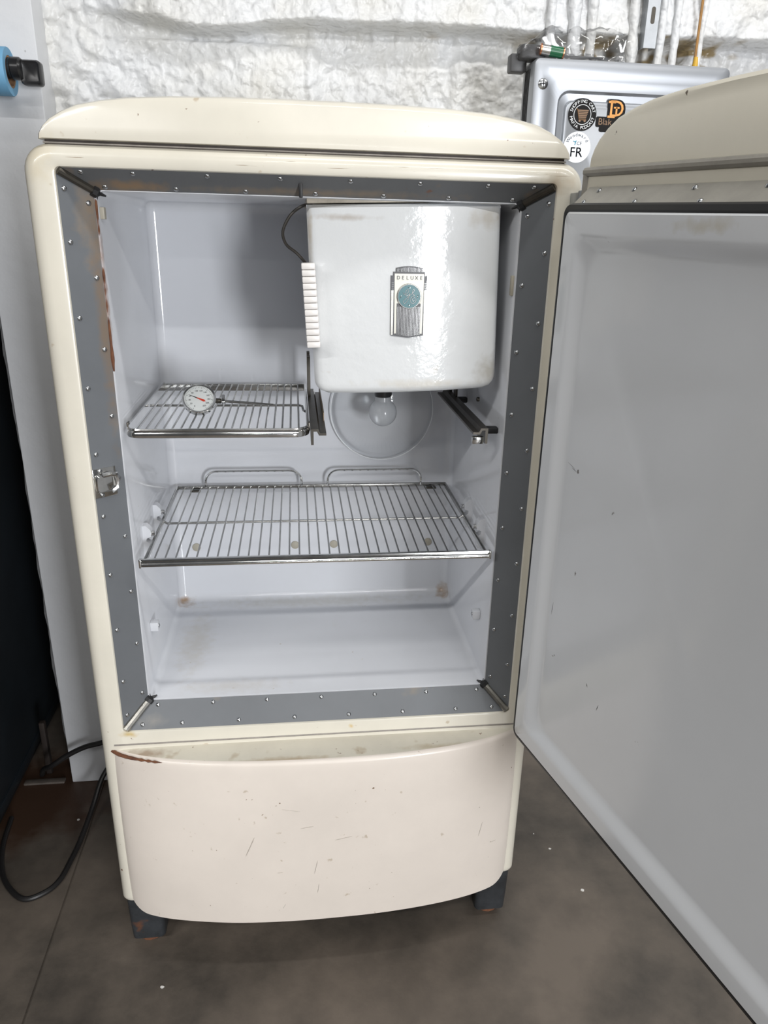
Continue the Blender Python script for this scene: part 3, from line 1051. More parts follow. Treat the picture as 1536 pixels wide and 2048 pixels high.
# rails that hang below the freezer
for cx, flip in ((0.249, 1), (-0.001, -1)):
    prof = [(-0.013, 0.006), (-0.004, 0.006), (-0.001, 0.012), (0.010, 0.012), (0.010, -0.012), (0.006, -0.012), (0.006, 0.0085), (0.001, 0.0085), (-0.002, 0.0025), (-0.013, 0.0025)]
    mb = MB().prism([(cx + flip * u, 0.990 + w) for u, w in (prof if flip > 0 else prof[::-1])], 0.022, 0.335, 'Y')
    rl = obj('tray_rail', mb, M['darksteel'], FR, smooth=0)
    for y in (0.26, 0.31):
        obj('hanger', MB().box((cx + flip * 0.006, y, 0.995), (cx + flip * 0.010, y + 0.018, 1.072), 0.0005), M['darksteel'], rl)
    if flip > 0:
        obj('rail_bracket', MB().box((0.255, 0.058, 0.984), (LX, 0.074, 0.994), 0.002), M['black'], rl)
        obj('rail_bracket', MB().box((0.255, 0.290, 0.984), (LX, 0.304, 0.994), 0.002), M['black'], rl)
        obj('rail_tip', MB().box((0.234, 0.018, 0.978), (0.252, 0.026, 0.990), 0.002), M['chrome'], rl)
        obj('wall_stud', MB().lathe([(0.004, 0), (0.004, 0.004), (0.002, 0.005)], 10, T=align((-1, 0, 0), (LX, 0.20, 1.010))), M['darksteel'], rl)
    else:
        obj('side_flange', MB().box((0.010, 0.10, 0.985), (0.0115, 0.330, 1.010), 0.0003), mat('brown_flange', (0.17, 0.13, 0.09), 0.4, metal=0.5), rl)

# light: black socket, bulb and the round glass cover behind it
lb = empty('light_bulb', (0.128, 0.305, 0.93), FR)
obj('socket', MB().lathe([(0.0155, 0.0), (0.0165, 0.003), (0.0165, 0.05), (0.018, 0.07)], 18, T=Matrix.Translation((0.128, 0.305, 0.994))), M['blackgloss'], lb)
gp = []
for k in range(13):
    a = -PI / 2 + k / 12 * PI * 0.80
    gp.append((max(0.0006, 0.0262 * math.cos(a)), 0.964 + 0.0262 * math.sin(a)))
gp += [(0.0148, 0.9925), (0.0135, 1.000)]
obj('bulb_glass', MB().lathe(gp, 24, T=Matrix.Translation((0.128, 0.305, 0))), M['frost'], lb)
mb = MB().tube([(0.118, 0.300, 0.958), (0.122, 0.3, 0.972), (0.128, 0.3, 0.966), (0.134, 0.3, 0.972), (0.138, 0.300, 0.958)], 0.0007, 5)
mb.tube([(0.124, 0.305, 0.995), (0.122, 0.3, 0.972)], 0.0008, 5)
mb.tube([(0.132, 0.305, 0.995), (0.134, 0.3, 0.972)], 0.0008, 5)
obj('filament', mb, M['chrome'], lb)
mb = MB()
pr = []
for k in range(10):
    a = k / 9 * 1.15
    pr.append((max(0.0008, 0.100 * math.sin(a) / math.sin(1.15)), -0.030 * (math.cos(a) - math.cos(1.15)) / (1 - math.cos(1.15))))
pr.append((0.1020, 0.0005))
pr.append((0.1020, 0.0030))
mb.lathe(pr, 48, T=Matrix.Translation((0.136, 0.392, 0.950)) @ Matrix.Rotation(-PI / 2, 4, 'X'), cap1=False)
gc = obj('glass_cover', mb, M['glass'], FR, smooth=50)
obj('glass_rim_highlight', MB().tube([(0.136 + 0.1015 * math.cos(2 * PI * k / 64), 0.3885, 0.950 + 0.1015 * math.sin(2 * PI * k / 64)) for k in range(64)], 0.0011, 6, closed=True), M['rimhighlight'], gc)  # pale ring drawn as the bright highlight along the cover's rim
gc['label'] = 'round clear glass light cover on the back of the liner'

# ------------------------------------------------------------------ refrigerator door (open)
# make the frame orthonormal
du_ = Vector((0.239, -0.971, -0.017)).normalized()
dn_ = Vector((-0.971, -0.239, -0.008))
dn_ = (dn_ - du_ * dn_.dot(du_)).normalized()
dv_ = dn_.cross(du_)
if dv_.z < 0:
    dv_ = -dv_
DM = Matrix(((du_.x, dv_.x, dn_.x, 0.307), (du_.y, dv_.y, dn_.y, -0.092), (du_.z, dv_.z, dn_.z, 0.527), (0, 0, 0, 1)))
PU, PV = 0.585, 0.780
UL, UR, VB, VT = -0.022, 0.662, -0.046, 0.832
left = [(0.320 + x, VT + 0.004 + z * 1.22) for x, z in reversed(crown_pts)]
right = [(0.320 - x, VT + 0.004 + z * 1.22) for x, z in crown_pts]
outline = [(UL, VB), (UR, VB), (UR, VT)] + right + left + [(UL, VT)]
cu_, cv_ = 0.32, 0.42


def ol(e, w):
    return [(cu_ + (u - cu_) * (1 - e / 0.34), cv_ + (v - cv_) * (1 - e / 0.46), w) for u, v in outline]


mb = MB()
mb.loft([ol(0.004, -0.041), ol(0.0, -0.044), ol(0.0, -0.078), ol(0.004, -0.088), ol(0.016, -0.098), ol(0.045, -0.104)], True, True)
door = obj('door', mb, M['cream_door'], FR, T=DM)
door['label'] = 'open cream door with arched top seen from its white inner side'


def ring(e, w, he=None):
    """rectangle round the pan, outset e (hinge side he), at depth w."""
    he = e if he is None else he
    return [(-he, -e, w), (PU + e, -e, w), (PU + e, PV + e, w), (-he, PV + e, w)]


def rr(e, w, r):
    return [(p[0], p[1], w) for p in rrect(-e, PU + e, -e, PV + e, r, 6)]


# lip and band between the shell and the breaker strip
obj('inner_band', MB().loft([ring(0.044, -0.043, 0.016), ring(0.043, -0.037, 0.014), ring(0.026, -0.037, 0.006), ring(0.026, -0.043, 0.006)]), M['cream_door'], door, T=DM, smooth=0)
mb = MB().tube([(-0.020, PV + 0.047, -0.038), (0.2, PV + 0.047, -0.038), (PU + 0.047, PV + 0.047, -0.038)], 0.0058, 10)
mb.tube([(PU + 0.047, PV + 0.047, -0.038), (PU + 0.047, 0.3, -0.038), (PU + 0.047, -0.036, -0.038)], 0.0058, 10)
mb.tube([(PU + 0.047, -0.036, -0.038), (0.2, -0.036, -0.038), (-0.018, -0.036, -0.038)], 0.0058, 10)
mb.tube([(-0.018, -0.036, -0.038), (-0.018, 0.3, -0.038), (-0.018, PV + 0.047, -0.038)], 0.0050, 10)
obj('lip', mb, M['lip'], door, T=DM)
a_, b_ = ring(0.0295, -0.033, 0.002), ring(0.0085, -0.010, 0.001)
for k in range(4):
    j = (k + 1) % 4
    q = [Vector(a_[k]), Vector(a_[j]), Vector(b_[j]), Vector(b_[k])]
    nrm = (q[1] - q[0]).cross(q[3] - q[0]).normalized()
    if nrm.z < 0:
        nrm = -nrm
    obj('breaker_strip', MB().loft([[p - nrm * 0.002 for p in q], q], True, True), M['strip_door'], door, T=DM, smooth=0)
    if k == 2:
        nt_ = nrm
for uu, tt in [(0.017, 0.85), (0.116, 0.85), (0.220, 0.85), (0.325, 0.85), (0.43, 0.85), (0.53, 0.85), (0.026, 0.22), (0.094, 0.22), (0.193, 0.22), (0.290, 0.22), (0.39, 0.22), (0.49, 0.22)]:
    p = Vector((uu, lerp(PV + 0.0295, PV + 0.0085, tt), lerp(-0.033, -0.010, tt)))
    put_screw(door, DM @ align(nt_, p))
# black gasket round the pan
obj('gasket', MB().loft([rr(0.0095, -0.012, 0.014), rr(0.0105, -0.008, 0.015), rr(0.0085, -0.0035, 0.013), rr(0.003, -0.0015, 0.009), rr(-0.004, -0.004, 0.005)]), M['black'], door, T=DM)
# white pan: flat border, rolled bead, recessed field
mb = MB()
loops = [rr(0.0005, -0.008, 0.008), rr(0.0005, -0.002, 0.008), rr(-0.0015, 0.0, 0.008), rr(-0.022, 0.0, 0.014)]
for k in range(1, 9):
    t = k / 8
    loops.append(rr(-0.022 - 0.024 * t, -0.0125 * sstep(0, 1, t), 0.014 + 0.022 * t))
mb.loft(loops, False, True)
obj('inner_pan', mb, M['pan'], door, T=DM, smooth=40)
# short dark scratches on the pan
PAN_MARKS = [(0.051, 0.260, 0.0495, 0.239, 0.0006), (0.048, 0.470, 0.066, 0.466, 0.0004), (0.058, 0.466, 0.070, 0.463, 0.0006), (0.181, 0.170, 0.178, 0.159, 0.0008), (0.150, 0.185, 0.153, 0.180, 0.0008)]
M['scratchdark'] = mat('scratch_dark', (0.10, 0.10, 0.10), 0.6)
for (ua, va, ub, vb, t_) in PAN_MARKS:
    obj('scratch', MB().tube([(ua, va, -0.0126), ((ua + ub) / 2, (va + vb) / 2, -0.0126), (ub, vb, -0.0126)], [0.0002, t_, 0.0002], 4), M['scratchdark'], door, T=DM)
# hinges between cabinet and door
for z in (1.318, 0.512):
    mb = MB().lathe([(0.006, 0), (0.0068, 0.001), (0.0068, 0.034), (0.006, 0.035)], 14, T=Matrix.Translation((0.352, -0.030, z - 0.017)))
    mb.box((0.345, -0.030, z - 0.016), (0.359, 0.004, z + 0.016), 0.001)
    mb.box((0.349, -0.050, z - 0.012), (0.3545, -0.030, z + 0.012), 0.001)
    obj('hinge', mb, M['galv'], FR)

# ------------------------------------------------------------------ wire shelves
def wire_shelf_upper():
    z = 1.002
    xl, xr, yf, yb = -0.276, -0.016, 0.014, 0.378
    t = empty('wire_shelf', ((xl + xr) / 2, 0.2, z - 0.012))
    tag(t, 'small half width chrome wire shelf carrying the dial thermometer', 'shelf', 'wire shelves in the refrigerator')
    r = 0.022
    path = [(xl, yb, z)]
    path += [(xl + r - r * math.cos(a), yf + r - r * math.sin(a), z) for a in np.linspace(0, PI / 2, 7)]
    path += [(xr - r + r * math.sin(a), yf + r - r * math.cos(a), z) for a in np.linspace(0, PI / 2, 7)]
    path += [(xr, yb, z)]
    mb = MB()
    prof = [(0.0016, 0.004), (0.0024, 0.002), (0.001, 0.0), (0.0030, -0.003), (0.0034, -0.006), (0.0026, -0.009), (0.0008, -0.010), (-0.001, -0.010), (-0.001, 0.004)]
    P = [Vector(p) for p in path]
    loops = []
    for i, p in enumerate(P):
        d = (P[min(i + 1, len(P) - 1)] - P[max(0, i - 1)]).normalized()
        nrm = Vector((-d.y, d.x, 0)) * -1
        loops.append([p + nrm * a + Vector((0, 0, b)) for a, b in prof])
    mb.loft(loops, True, True)
    obj('rim', mb, M['chrome'], t)
    obj('back_rail', MB().box((xl, yb - 0.002, z - 0.012), (xr, yb + 0.002, z + 0.001), 0.0008), M['wire'], t)
    mb = MB().tube([(xl + 0.002, 0.205, z - 0.0032), (xr - 0.012, 0.205, z - 0.0032), (xr - 0.006, 0.203, z - 0.004), (xr - 0.004, 0.195, z - 0.010), (xr - 0.001, 0.188, z - 0.010)], 0.0021, 7)
    obj('cross_wire', mb, M['wire'], t)
    src = None
    for k in range(20):
        x = xl + 0.0135 + k * 0.0123
        w = MB().tube([(x, yf + 0.002, z - 0.001), (x, 0.2, z), (x, yb - 0.004, z), (x, yb - 0.001, z - 0.003)], 0.00155, 6)
        obj('wire', w, M['wire'], t)
    obj('front_tab', MB().box((xl - 0.002, yf + 0.022, z - 0.004), (xl + 0.0005, yf + 0.034, z + 0.008), 0.0005), M['darksteel'], t)
    obj('front_tab', MB().box((xr + 0.0005, yf + 0.016, z - 0.004), (xr + 0.004, yf + 0.030, z + 0.008), 0.0005), M['darksteel'], t)
    return t


def wire_shelf_lower():
    z = 0.797
    xl, xr, yf, yb = -0.268, 0.268, 0.020, 0.380
    t = empty('wire_shelf', (0, 0.2, z - 0.012))
    tag(t, 'wide chrome wire shelf across the full width with two guard loops at the back', 'shelf', 'wire shelves in the refrigerator')
    mb = MB()
    prof = [(0.000, 0.0035), (-0.0030, 0.003), (-0.0035, 0.001), (-0.001, -0.0005), (-0.004, -0.003), (-0.005, -0.006), (-0.0035, -0.009), (0.0, -0.010), (0.003, -0.008), (0.003, 0.003)]
    mb.loft([[(x, yf + a, z + b) for a, b in prof] for x in (xl - 0.006, 0.0, xr + 0.006)], True, True)
    obj('front_bar', mb, M['chrome'], t)
    obj('end_cap', MB().box((xr + 0.0055, yf - 0.0055, z - 0.0105), (xr + 0.009, yf + 0.0035, z + 0.004), 0.001), M['chrome'], t)
    obj('end_cap', MB().box((xl - 0.009, yf - 0.0055, z - 0.0105), (xl - 0.0055, yf + 0.0035, z + 0.004), 0.001), M['chrome'], t)
    for x in (xl, xr):
        obj('side_bar', MB().box((x - 0.0022, yf, z - 0.005), (x + 0.0022, yb, z + 0.004), 0.0015), M['wire'], t)
    obj('back_bar', MB().box((xl - 0.002, yb - 0.0028, z - 0.004), (xr + 0.002, yb + 0.0028, z + 0.004), 0.0022, 3), M['wire'], t)
    obj('cross_wire', MB().tube([(xl, 0.192, z + 0.001), (xl + 0.008, 0.190, z - 0.0032), (0, 0.190, z - 0.0032), (xr - 0.008, 0.190, z - 0.0032), (xr, 0.192, z + 0.001)], 0.0022, 7), M['wire'], t)
    for k in range(33):
        x = xl + 0.0125 + k * 0.01598
        obj('wire', MB().tube([(x, yf + 0.001, z - 0.001), (x, 0.1, z), (x, yb - 0.002, z - 0.001)], 0.00145, 6), M['wire'], t)
    for xa, xb in ((-0.213, -0.025), (0.027, 0.217)):
        rr_ = 0.022
        p = [(xa, yb - 0.002, z + 0.001)] + [(xa + rr_ - rr_ * math.cos(a), yb - 0.004, z + 0.012 + rr_ * math.sin(a)) for a in np.linspace(0, PI / 2, 7)]
        p += [(xb - rr_ + rr_ * math.sin(a), yb - 0.004, z + 0.012 + rr_ * math.cos(a)) for a in np.linspace(0, PI / 2, 7)] + [(xb, yb - 0.002, z + 0.001)]
        obj('guard_loop', MB().tube(p, 0.0024, 8), M['chrome'], t)
    for x, s_ in ((xl + 0.035, 1), (xr - 0.03, -1)):
        obj('crimp', MB().box((x - 0.010, yb - 0.014, z - 0.006), (x + 0.010, yb - 0.003, z - 0.003), 0.001), M['darksteel'], t)
    return t


wire_shelf_upper()
wire_shelf_lower()

# ------------------------------------------------------------------ dial thermometer on the upper shelf
th = empty('dial_thermometer', (-0.19, 0.13, 1.0035))
tag(th, 'round silver dial thermometer with red needle lying on the upper wire shelf', 'thermometer')
TN = Vector((0.05, -0.74, 0.67)).normalized()          # the way the dial faces
TX = (Vector((1, 0.12, 0)) - TN * Vector((1, 0.12, 0)).dot(TN)).normalized()
TY = TN.cross(TX)
TO = Vector((-0.1835, 0.128, 1.0245))
TM = Matrix(((TX.x, TY.x, TN.x, TO.x), (TX.y, TY.y, TN.y, TO.y), (TX.z, TY.z, TN.z, TO.z), (0, 0, 0, 1)))
R_ = 0.0262
obj('case', MB().lathe([(R_ * 0.88, -0.007), (R_ * 0.97, -0.005), (R_, 0.0), (R_, 0.004), (R_ * 0.95, 0.0052), (R_ * 0.87, 0.0046), (R_ * 0.85, 0.002)], 32, T=TM), M['chrome'], th)
face = obj('dial_face', MB().lathe([(R_ * 0.86, 0.0018), (R_ * 0.86, 0.0028)], 32, T=TM), M['dialface'], th)
mb = MB()
for k in range(45):
    a = math.radians(-60 + k * 300 / 44 * 1.0)
    L0 = R_ * (0.70 if k % 4 == 0 else 0.76)
    mb.box((L0, -0.00018, 0.0028), (R_ * 0.82, 0.00018, 0.0031), T=TM @ Matrix.Rotation(a, 4, 'Z'))
for k, s_ in enumerate(['0', '20', '40', '60', '80', '100', '120', '140', '160', '180', '200', '220']):
    a = math.radians(240 - k * 300 / 11)
    tv, tf = text_geo(s_, 0.0036, 0.0001)
    mb.add(tv, tf, TM @ Matrix.Translation((R_ * 0.56 * math.cos(a), R_ * 0.56 * math.sin(a), 0.0030)))
obj('dial_marks', mb, M['sticker_black'], face, smooth=0)
nd = TM @ Matrix.Rotation(math.radians(152), 4, 'Z')
obj('needle', MB().prism([(0.018, 0.0), (0.002, 0.0009), (0.0, 0.0), (0.002, -0.0009)], 0.0032, 0.0038, 'Z', T=nd), M['black'], th, smooth=0)
obj('needle_tail', MB().prism([(0.004, 0.0006), (-0.008, 0.0018), (-0.011, 0.0), (-0.008, -0.0018), (0.004, -0.0006)], 0.0032, 0.0039, 'Z', T=nd), M['red'], th, smooth=0)
obj('lens', MB().lathe([(R_ * 0.87, 0.0042), (R_ * 0.87, 0.0046), (R_ * 0.4, 0.0054)], 32, T=TM), M['glass'], th)
stem_a, stem_b = TM @ Vector((R_ * 0.9, -0.001, -0.003)), Vector((-0.070, 0.180, 1.0055))
obj('stem', MB().tube([stem_a, lerp(stem_a, stem_b, 0.5), stem_b], [0.0021, 0.0021, 0.0014], 8), M['wire'], th)
d_ = (stem_b - stem_a).normalized()
obj('collar', MB().tube([stem_a - d_ * 0.004, stem_a + d_ * 0.010], 0.0042, 10), M['darksteel'], th)
obj('clip', MB().box((0.034, -0.008, -0.006), (0.040, 0.006, 0.004), 0.0015, T=TM), M['chrome'], th)

# ------------------------------------------------------------------ cords on the floor
c1 = obj('power_cord', MB().tube(catmull([(-0.40, 0.474, 0.165), (-0.44, 0.474, 0.158), (-0.503, 0.470, 0.140), (-0.543, 0.470, 0.130), (-0.585, 0.470, 0.109), (-0.625, 0.472, 0.080), (-0.655, 0.50, 0.05), (-0.675, 0.535, 0.008)], 8), 0.0062, 10), M['cord'])
tag(c1, 'black power cord running left across the white post into the dark gap', 'cord')
c2 = obj('power_cord', MB().tube(catmull([(-0.43, 0.448, 0.128), (-0.468, 0.444, 0.112), (-0.498, 0.42, 0.080), (-0.514, 0.37, 0.035), (-0.526, 0.30, 0.009), (-0.532, 0.252, 0.0056), (-0.541, 0.194, 0.0056), (-0.562, 0.163, 0.0056), (-0.598, 0.150, 0.0056), (-0.637, 0.182, 0.0056), (-0.668, 0.232, 0.0056), (-0.690, 0.305, 0.0056), (-0.700, 0.39, 0.0056)], 8), 0.0056, 10), M['cord'])
tag(c2, 'black cord looping over the concrete floor left of the refrigerator', 'cord')

# ------------------------------------------------------------------ blue tape on its holder
TC = Vector((0, 0.455, 1.515))
tr = empty('tape_roll', (-0.53, 0.455, 1.479))
tag(tr, 'roll of blue painter tape hanging on a black holder at the white post', 'tape roll')
RX = Matrix.Translation((-0.560, TC.y, TC.z)) @ Matrix.Rotation(PI / 2, 4, 'Y')
obj('tape', MB().lathe([(0.0245, 0.0), (0.036, 0.0), (0.0365, 0.001), (0.0365, 0.060), (0.036, 0.061), (0.0245, 0.061), (0.0245, 0.0)], 40, T=RX, cap0=False, cap1=False), M['bluetape'], tr)
obj('core', MB().lathe([(0.0215, 0.001), (0.0245, 0.001), (0.0245, 0.0605), (0.0215, 0.0605), (0.0215, 0.001)], 32, T=RX, cap0=False, cap1=False), M['tapecore'], tr)
hd = empty('tape_holder', (-0.50, 0.48, 1.49))
tag(hd, 'black plastic tape holder fixed to the white post', 'holder')
obj('spindle', MB().lathe([(0.016, 0.0), (0.016, 0.080), (0.0175, 0.082), (0.0175, 0.094), (0.015, 0.097)], 24, T=Matrix.Translation((-0.575, 0.450, 1.5195)) @ Matrix.Rotation(PI / 2, 4, 'Y')), M['blackgloss'], hd)
mb = MB()
mb.loft([[(p[0], y, p[1]) for p in rrect(-0.483 + e, -0.449 - e, 1.496 + e, 1.534 - e, 0.006, 4)] for y, e in ((0.472, 0.001), (0.468, 0.0), (0.452, 0.0), (0.448, 0.002), (0.450, 0.005))], True, True)
obj('end_plate', mb, M['blackgloss'], hd)
obj('wall_arm', MB().box((-0.600, 0.440, 1.503), (-0.574, 0.508, 1.536), 0.003), M['blackgloss'], hd)

# ------------------------------------------------------------------ silver appliance on the wall with stickers
AX0, AX1, AZ0, AZ1, AY = 0.374, 0.722, 1.050, 1.556, 0.330
ap = empty('metal_appliance', (0.548, 0.42, AZ0))
tag(ap, 'silver sheet metal appliance with embossed front and round stickers behind the refrigerator', 'appliance')
mb = MB()


def al(e, y, r):
    return [(p[0], y, p[1]) for p in rrect(AX0 + e, AX1 - e, AZ0 + e, AZ1 - e, r, 6)]


mb.loft([al(0.002, 0.40, 0.009), al(0.0, 0.395, 0.010), al(0.0, AY + 0.005, 0.010), al(0.0015, AY + 0.001, 0.009), al(0.005, AY, 0.008), al(0.024, AY, 0.012), al(0.030, AY + 0.003, 0.020), al(0.046, AY + 0.003, 0.020),
         al(0.050, AY + 0.008, 0.016), al(0.060, AY + 0.010, 0.013), al(0.0625, AY + 0.006, 0.013), al(0.068, AY + 0.0055, 0.012), al(0.070, AY + 0.004, 0.012)], True, True)
obj('housing', mb, M['silver'], ap)
for z in (1.085, 1.145):
    obj('wall_bracket', MB().box((0.45, 0.399, z - 0.02), (0.64, 0.585, z + 0.02), 0.002), M['galv'], ap)
for k in range(4):
    mb = MB().tube([(AX0 - 0.0004, 0.352 + 0.008 * k + 0.006 * math.sin(a), 1.49 + 0.055 * math.cos(a)) for a in np.linspace(0.3, 2.7, 10)], 0.0011, 5)
    obj('vent_slot', mb, M['black'], ap)
sc = obj('corner_screw', MB().lathe([(0.0085, -0.001), (0.0085, 0.001), (0.006, 0.003), (0.002, 0.0035)], 16, T=align((0, -1, 0), (0.391, AY, 1.517))), M['screw'], ap)
obj('screw_slot', MB().box((0.3845, AY - 0.0038, 1.5162), (0.3975, AY - 0.0030, 1.5178)).box((0.3902, AY - 0.0038, 1.5105), (0.3918, AY - 0.0030, 1.5235)), M['black'], sc, smooth=0)

SY = AY + 0.0038


def sframe(x, z):
    return Matrix(((1, 0, 0, x), (0, 0, -1, SY), (0, 1, 0, z), (0, 0, 0, 1)))


def disc(r, w0, w1, T, n=40):
    return MB().lathe([(r, w0), (r, w1)], n, T=T)


def arc_text(mb_, txt, r, a_mid, step, size, T, flip=False):
    k0 = (len(txt) - 1) / 2
    for k, ch in enumerate(txt):
        if ch == ' ':
            continue
        a = a_mid + (k - k0) * step * (1 if flip else -1)
        tv, tf = text_geo(ch, size, 0.0001)
        rot = a - PI / 2 if not flip else a + PI / 2
        mb_.add(tv, tf, T @ Matrix.Translation((r * math.cos(a), r * math.sin(a), 0.0008)) @ Matrix.Rotation(rot, 4, 'Z'))


# sticker one: shopping cart
T1 = sframe(0.4660, 1.4745)
s1 = obj('sticker', disc(0.0250, 0.0, 0.0005, T1), M['sticker_black'], ap)
s1['label'] = 'round black sticker with a brown shopping cart'
mb = MB()
arc_text(mb, 'SHOPPING CART', 0.0203, PI / 2, 0.215, 0.0072, T1)
arc_text(mb, 'MAFIA PODCAST', 0.0203, -PI / 2, 0.215, 0.0072, T1, True)
mb.tube([(0.0152 * math.cos(2 * PI * k / 36), 0.0152 * math.sin(2 * PI * k / 36), 0.0006) for k in range(36)], 0.0006, 5, closed=True, T=T1)
obj('lettering', mb, M['sticker_white'], s1, smooth=0)
mb = MB()
mb.tube([(-0.0125, 0.0085, 0.0007), (-0.0095, 0.0085, 0.0007), (-0.0055, -0.0065, 0.0007), (0.007, -0.0065, 0.0007)], 0.0007, 5, T=T1)
for k in range(5):
    y = 0.0065 - k * 0.0026
    mb.box((-0.0088 + k * 0.0006, y - 0.0009, 0.0005), (0.0105 - k * 0.0008, y + 0.0009, 0.0009), T=T1)
for x in (-0.004, 0.005):
    mb.lathe([(0.0019, 0.0005), (0.0019, 0.0010)], 12, T=T1 @ Matrix.Translation((x, -0.0095, 0)))
mb.tube([(-0.0055, -0.0065, 0.0007), (-0.005, -0.0082, 0.0007), (0.0075, -0.0082, 0.0007)], 0.0006, 5, T=T1)
obj('cart_emblem', mb, M['sticker_brown'], s1, smooth=0)

# sticker two: white disc
T2 = sframe(0.4620, 1.4240)
s2 = obj('sticker', disc(0.0245, 0.0, 0.0005, T2), M['sticker_white'], ap)
s2['label'] = 'round white sticker with navy lettering'
mb = MB()
arc_text(mb, 'Woodward', 0.0195, PI / 2, 0.285, 0.0078, T2)
tv, tf = text_geo('FR', 0.0215, 0.0001)
mb.add(tv, tf, T2 @ Matrix.Translation((-0.001, -0.0085, 0.0007)))
mb.add([(v[0] + 0.0003, v[1], v[2]) for v in tv], tf, T2 @ Matrix.Translation((-0.001, -0.0083, 0.0007)))
tv, tf = text_geo('CF', 0.0078, 0.0001)
mb.add(tv, tf, T2 @ Matrix.Translation((0.0035, 0.0058, 0.0007)))
obj('lettering', mb, M['sticker_navy'], s2, smooth=0)
mb = MB().tube([(-0.0075, 0.0095, 0.0007), (-0.005, 0.0085, 0.0007), (-0.003, 0.0095, 0.0007), (-0.0015, 0.0100, 0.0007)], 0.0008, 5, T=T2)
mb.tube([(-0.003, 0.0095, 0.0007), (-0.0035, 0.006, 0.0007), (-0.0045, 0.0035, 0.0007)], 0.0009, 5, T=T2)
obj('figure_emblem', mb, M['sticker_teal'], s2, smooth=0)

# sticker three: orange D over brown lettering, partly hidden behind the open door
T3 = sframe(0.522, 1.470)
mb = MB()
poly = rrect(-0.012, 0.020, -0.002, 0.030, (0.003, 0.014, 0.014, 0.003), 5)
mb.loft([[(u, v, w) for u, v in poly] for w in (0.0, 0.0005)], True, True, T=T3)
poly = rrect(-0.031, 0.034, -0.013, 0.003, 0.003, 4)
mb.loft([[(u, v, w) for u, v in poly] for w in (0.0, 0.00045)], True, True, T=T3)
poly = rrect(-0.024, 0.026, -0.0205, -0.010, 0.003, 4)
mb.loft([[(u, v, w) for u, v in poly] for w in (0.0, 0.0004)], True, True, T=T3)
s3 = obj('sticker', mb, M['sticker_black'], ap)
s3['label'] = 'black and orange sticker with a large letter D partly hidden by the door'
mb = MB()
tv, tf = text_geo('D', 0.036, 0.0001)
mb.add([(v[0] * 1.05, v[1], v[2]) for v in tv], tf, T3 @ Matrix.Translation((0.004, 0.0145, 0.0007)))
mb.box((-0.011, 0.024, 0.0005), (0.002, 0.0275, 0.0008), T=T3)
mb.box((-0.011, 0.0015, 0.0005), (0.002, 0.005, 0.0008), T=T3)
mb.box((0.0025, 0.006, 0.0005), (0.0055, 0.018, 0.0008), T=T3)
mb.box((-0.001, 0.016, 0.0005), (0.009, 0.0185, 0.0008), T=T3)
obj('letter_emblem', mb, M['sticker_orange'], s3, smooth=0)
mb = MB()
tv, tf = text_geo('Blak', 0.0145, 0.0001)
mb.add(tv, tf, T3 @ Matrix.Translation((-0.0145, -0.0052, 0.0007)))
obj('lettering', mb, M['sticker_brown'], s3, smooth=0)

# things on top of the appliance
gb = empty('grey_bar', (0.43, 0.375, AZ1))
tag(gb, 'dark grey plastic bar lying on top of the silver appliance', 'bar')
obj('bar', MB().box((0.362, 0.362, AZ1), (0.512, 0.378, AZ1 + 0.011), 0.002), M['greyplastic'], gb)
obj('end_block', MB().box((0.356, 0.350, AZ1 + 0.0001), (0.398, 0.386, AZ1 + 0.022), 0.003), M['greyplastic'], gb)
obj('end_block', MB().box((0.344, 0.372, AZ1 - 0.016), (0.3725, 0.398, AZ1 + 0.012), 0.003), M['greyplastic'], gb)
bt = empty('battery', (0.405, 0.338, AZ1))
tag(bt, 'green and silver battery with copper ends on the silver appliance', 'battery')
ba = Vector((0.384, 0.341, AZ1 + 0.0135))
bb = Vector((0.425, 0.338, AZ1 + 0.0085))
bd_ = (bb - ba).normalized()
bl_ = (bb - ba).length
TB = align(bd_, ba)
obj('wrapper', MB().lathe([(0.0085, bl_ * 0.40), (0.0085, bl_ - 0.003)], 20, T=TB), M['bat_green'], bt)
obj('label_band', MB().lathe([(0.00851, 0.003), (0.00851, bl_ * 0.41)], 20, T=TB), M['bat_silver'], bt)
for h0, h1 in ((0.0, 0.0032), (bl_ - 0.0032, bl_)):
    obj('end_cap', MB().lathe([(0.0075, h0), (0.0088, h0 + 0.0006), (0.0088, h1 - 0.0006), (0.0075, h1)], 20, T=TB), M['copper'], bt)
# crumpled clear bag
mb = MB()
nu, nv = 34, 16
rows = []
for j in range(nv + 1):
    row = []
    for i in range(nu):
        u = i / (nu - 1)
        a = 2 * PI * j / nv
        hgt = 0.010 + 0.013 * math.sin(PI * min(1, u * 1.15)) ** 0.7 + 0.010 * sstep(0.5, 0.95, u)
        wid = 0.018 * math.sin(PI * (0.08 + 0.84 * u)) ** 0.5
        cr_ = 0.006 * fbm(u * 6, a * 0.8, 1.3, 3, 4.4)
        x = 0.352 + 0.190 * u + 0.004 * math.sin(a * 3 + u * 9)
        y = 0.350 + (wid + cr_) * math.cos(a)
        z = AZ1 + 0.0005 + max(0, hgt + 0.8 * cr_ + (hgt + cr_) * math.sin(a))
        row.append((x, y, z))
    rows.append(row)
rows[-1] = rows[0]
mb.loft(rows, closed=False)
bag = obj('plastic_bag', mb, M['bagfilm'], smooth=25)
tag(bag, 'crumpled clear plastic bag around the battery on top of the silver appliance', 'bag')

